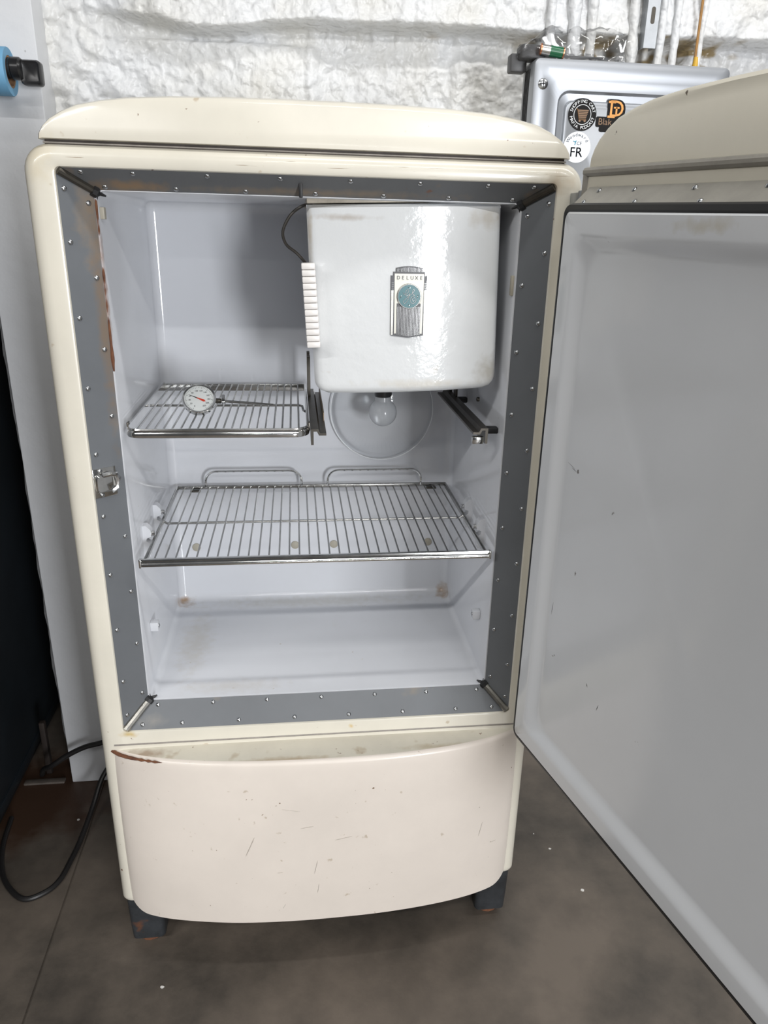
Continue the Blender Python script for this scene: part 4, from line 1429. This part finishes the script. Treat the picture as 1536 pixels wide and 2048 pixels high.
# ------------------------------------------------------------------ conduits on the foam wall above the appliance
def conduit(x, r, lump, label, seed, m='foam', y=0.525, z0=1.18):
    pts, rad = [], []
    for k in range(150):
        z = z0 + k * 0.0115
        pts.append((x + 0.004 * mnoise.noise(Vector((z * 6, seed, 0))), y + 0.002 * mnoise.noise(Vector((z * 8, seed, 5))), z))
        rad.append(r * (1 + lump * fbm(z, seed, 30, 2, seed)))
    o = obj('conduit', MB().tube(pts, rad, 10), M[m], smooth=60)
    tag(o, label, 'conduit', 'conduits on the foam wall')


conduit(0.455, 0.0075, 0.25, 'leftmost white foam coated conduit rising above the plastic bag', 1.3, y=0.527)
conduit(0.499, 0.012, 0.35, 'thick lumpy foam coated conduit rising above the plastic bag, second from the left', 4.9)
conduit(0.535, 0.0095, 0.25, 'foam coated conduit third from the left above the appliance', 7.7)
conduit(0.617, 0.010, 0.3, 'foam coated conduit touching the left side of the galvanised strut', 3.1, y=0.53)
conduit(0.672, 0.0085, 0.2, 'foam coated conduit touching the right side of the galvanised strut', 8.2, y=0.53)
conduit(0.700, 0.0075, 0.25, 'thin foam coated conduit between the galvanised strut and the orange wire', 2.4)
conduit(0.752, 0.007, 0.2, 'rightmost white conduit just right of the orange wire', 6.6)
mb = MB()
cs = [(-0.012, 0.0), (-0.012, 0.026), (0.012, 0.026), (0.012, 0.0), (0.0095, 0.0), (0.0095, 0.0235), (-0.0095, 0.0235), (-0.0095, 0.0)]
mb.loft([[(0.645 + a, 0.510 + 0.026 - b, z) for a, b in cs] for z in (1.615, 2.70)], True, True)
so = empty('strut_channel', (0.645, 0.523, 1.615))
tag(so, 'galvanised steel strut on the foam wall between white conduits', 'strut')
obj('channel', mb, M['galv'], so, smooth=0)
for k in range(12):
    z = 1.668 + k * 0.075
    mb = MB().loft([[(p[0], y, p[1]) for p in rrect(0.641, 0.649, z - 0.014, z + 0.014, 0.0039, 4)] for y in (0.5098, 0.5106)], True, True)
    obj('slot', mb, M['darksteel'], so, smooth=0)
ow = obj('orange_wire', MB().tube([(0.742, 0.512, 1.20), (0.741, 0.510, 1.5), (0.7395, 0.511, 1.62), (0.738, 0.512, 1.9), (0.736, 0.512, 2.7)], 0.0026, 8), M['orange'])
tag(ow, 'thin orange wire running up the foam wall beside a white conduit', 'wire')
obj('wire_nut', MB().lathe([(0.004, 0), (0.0055, 0.006), (0.0035, 0.02)], 10, T=Matrix.Translation((0.741, 0.510, 1.585))), mat('yellow_plastic', (0.75, 0.45, 0.05), 0.4), ow)

# ------------------------------------------------------------------ small chips on the floor
for x, y, s_, m in ((0.486, 0.231, 0.0016, 'chip'), (0.509, 0.183, 0.003, 'chip'), (0.542, 0.064, 0.004, 'chip'), (-0.294, -0.071, 0.0035, 'chip'), (-0.550, 0.375, 0.003, 'chip')):
    pts = [(s_ * (0.7 + 0.5 * random.random()) * math.cos(2 * PI * k / 6), s_ * (0.5 + 0.5 * random.random()) * math.sin(2 * PI * k / 6)) for k in range(6)]
    o = obj('paint_chip', MB().prism([(x + a, y + b) for a, b in pts], 0.0, 0.0012, 'Z'), M[m], smooth=0)
    lab = {0.486: 'tiny white chip on the floor right of the refrigerator, nearest the wall', 0.509: 'tiny white chip on the floor right of the refrigerator, middle of three',
           0.542: 'white chip on the floor right of the refrigerator, nearest the camera', -0.294: 'white chip on the floor in front of the left front foot', -0.550: 'white chip on the floor left of the looping cord'}[x]
    tag(o, lab, 'paint chip', 'paint chips on the floor')
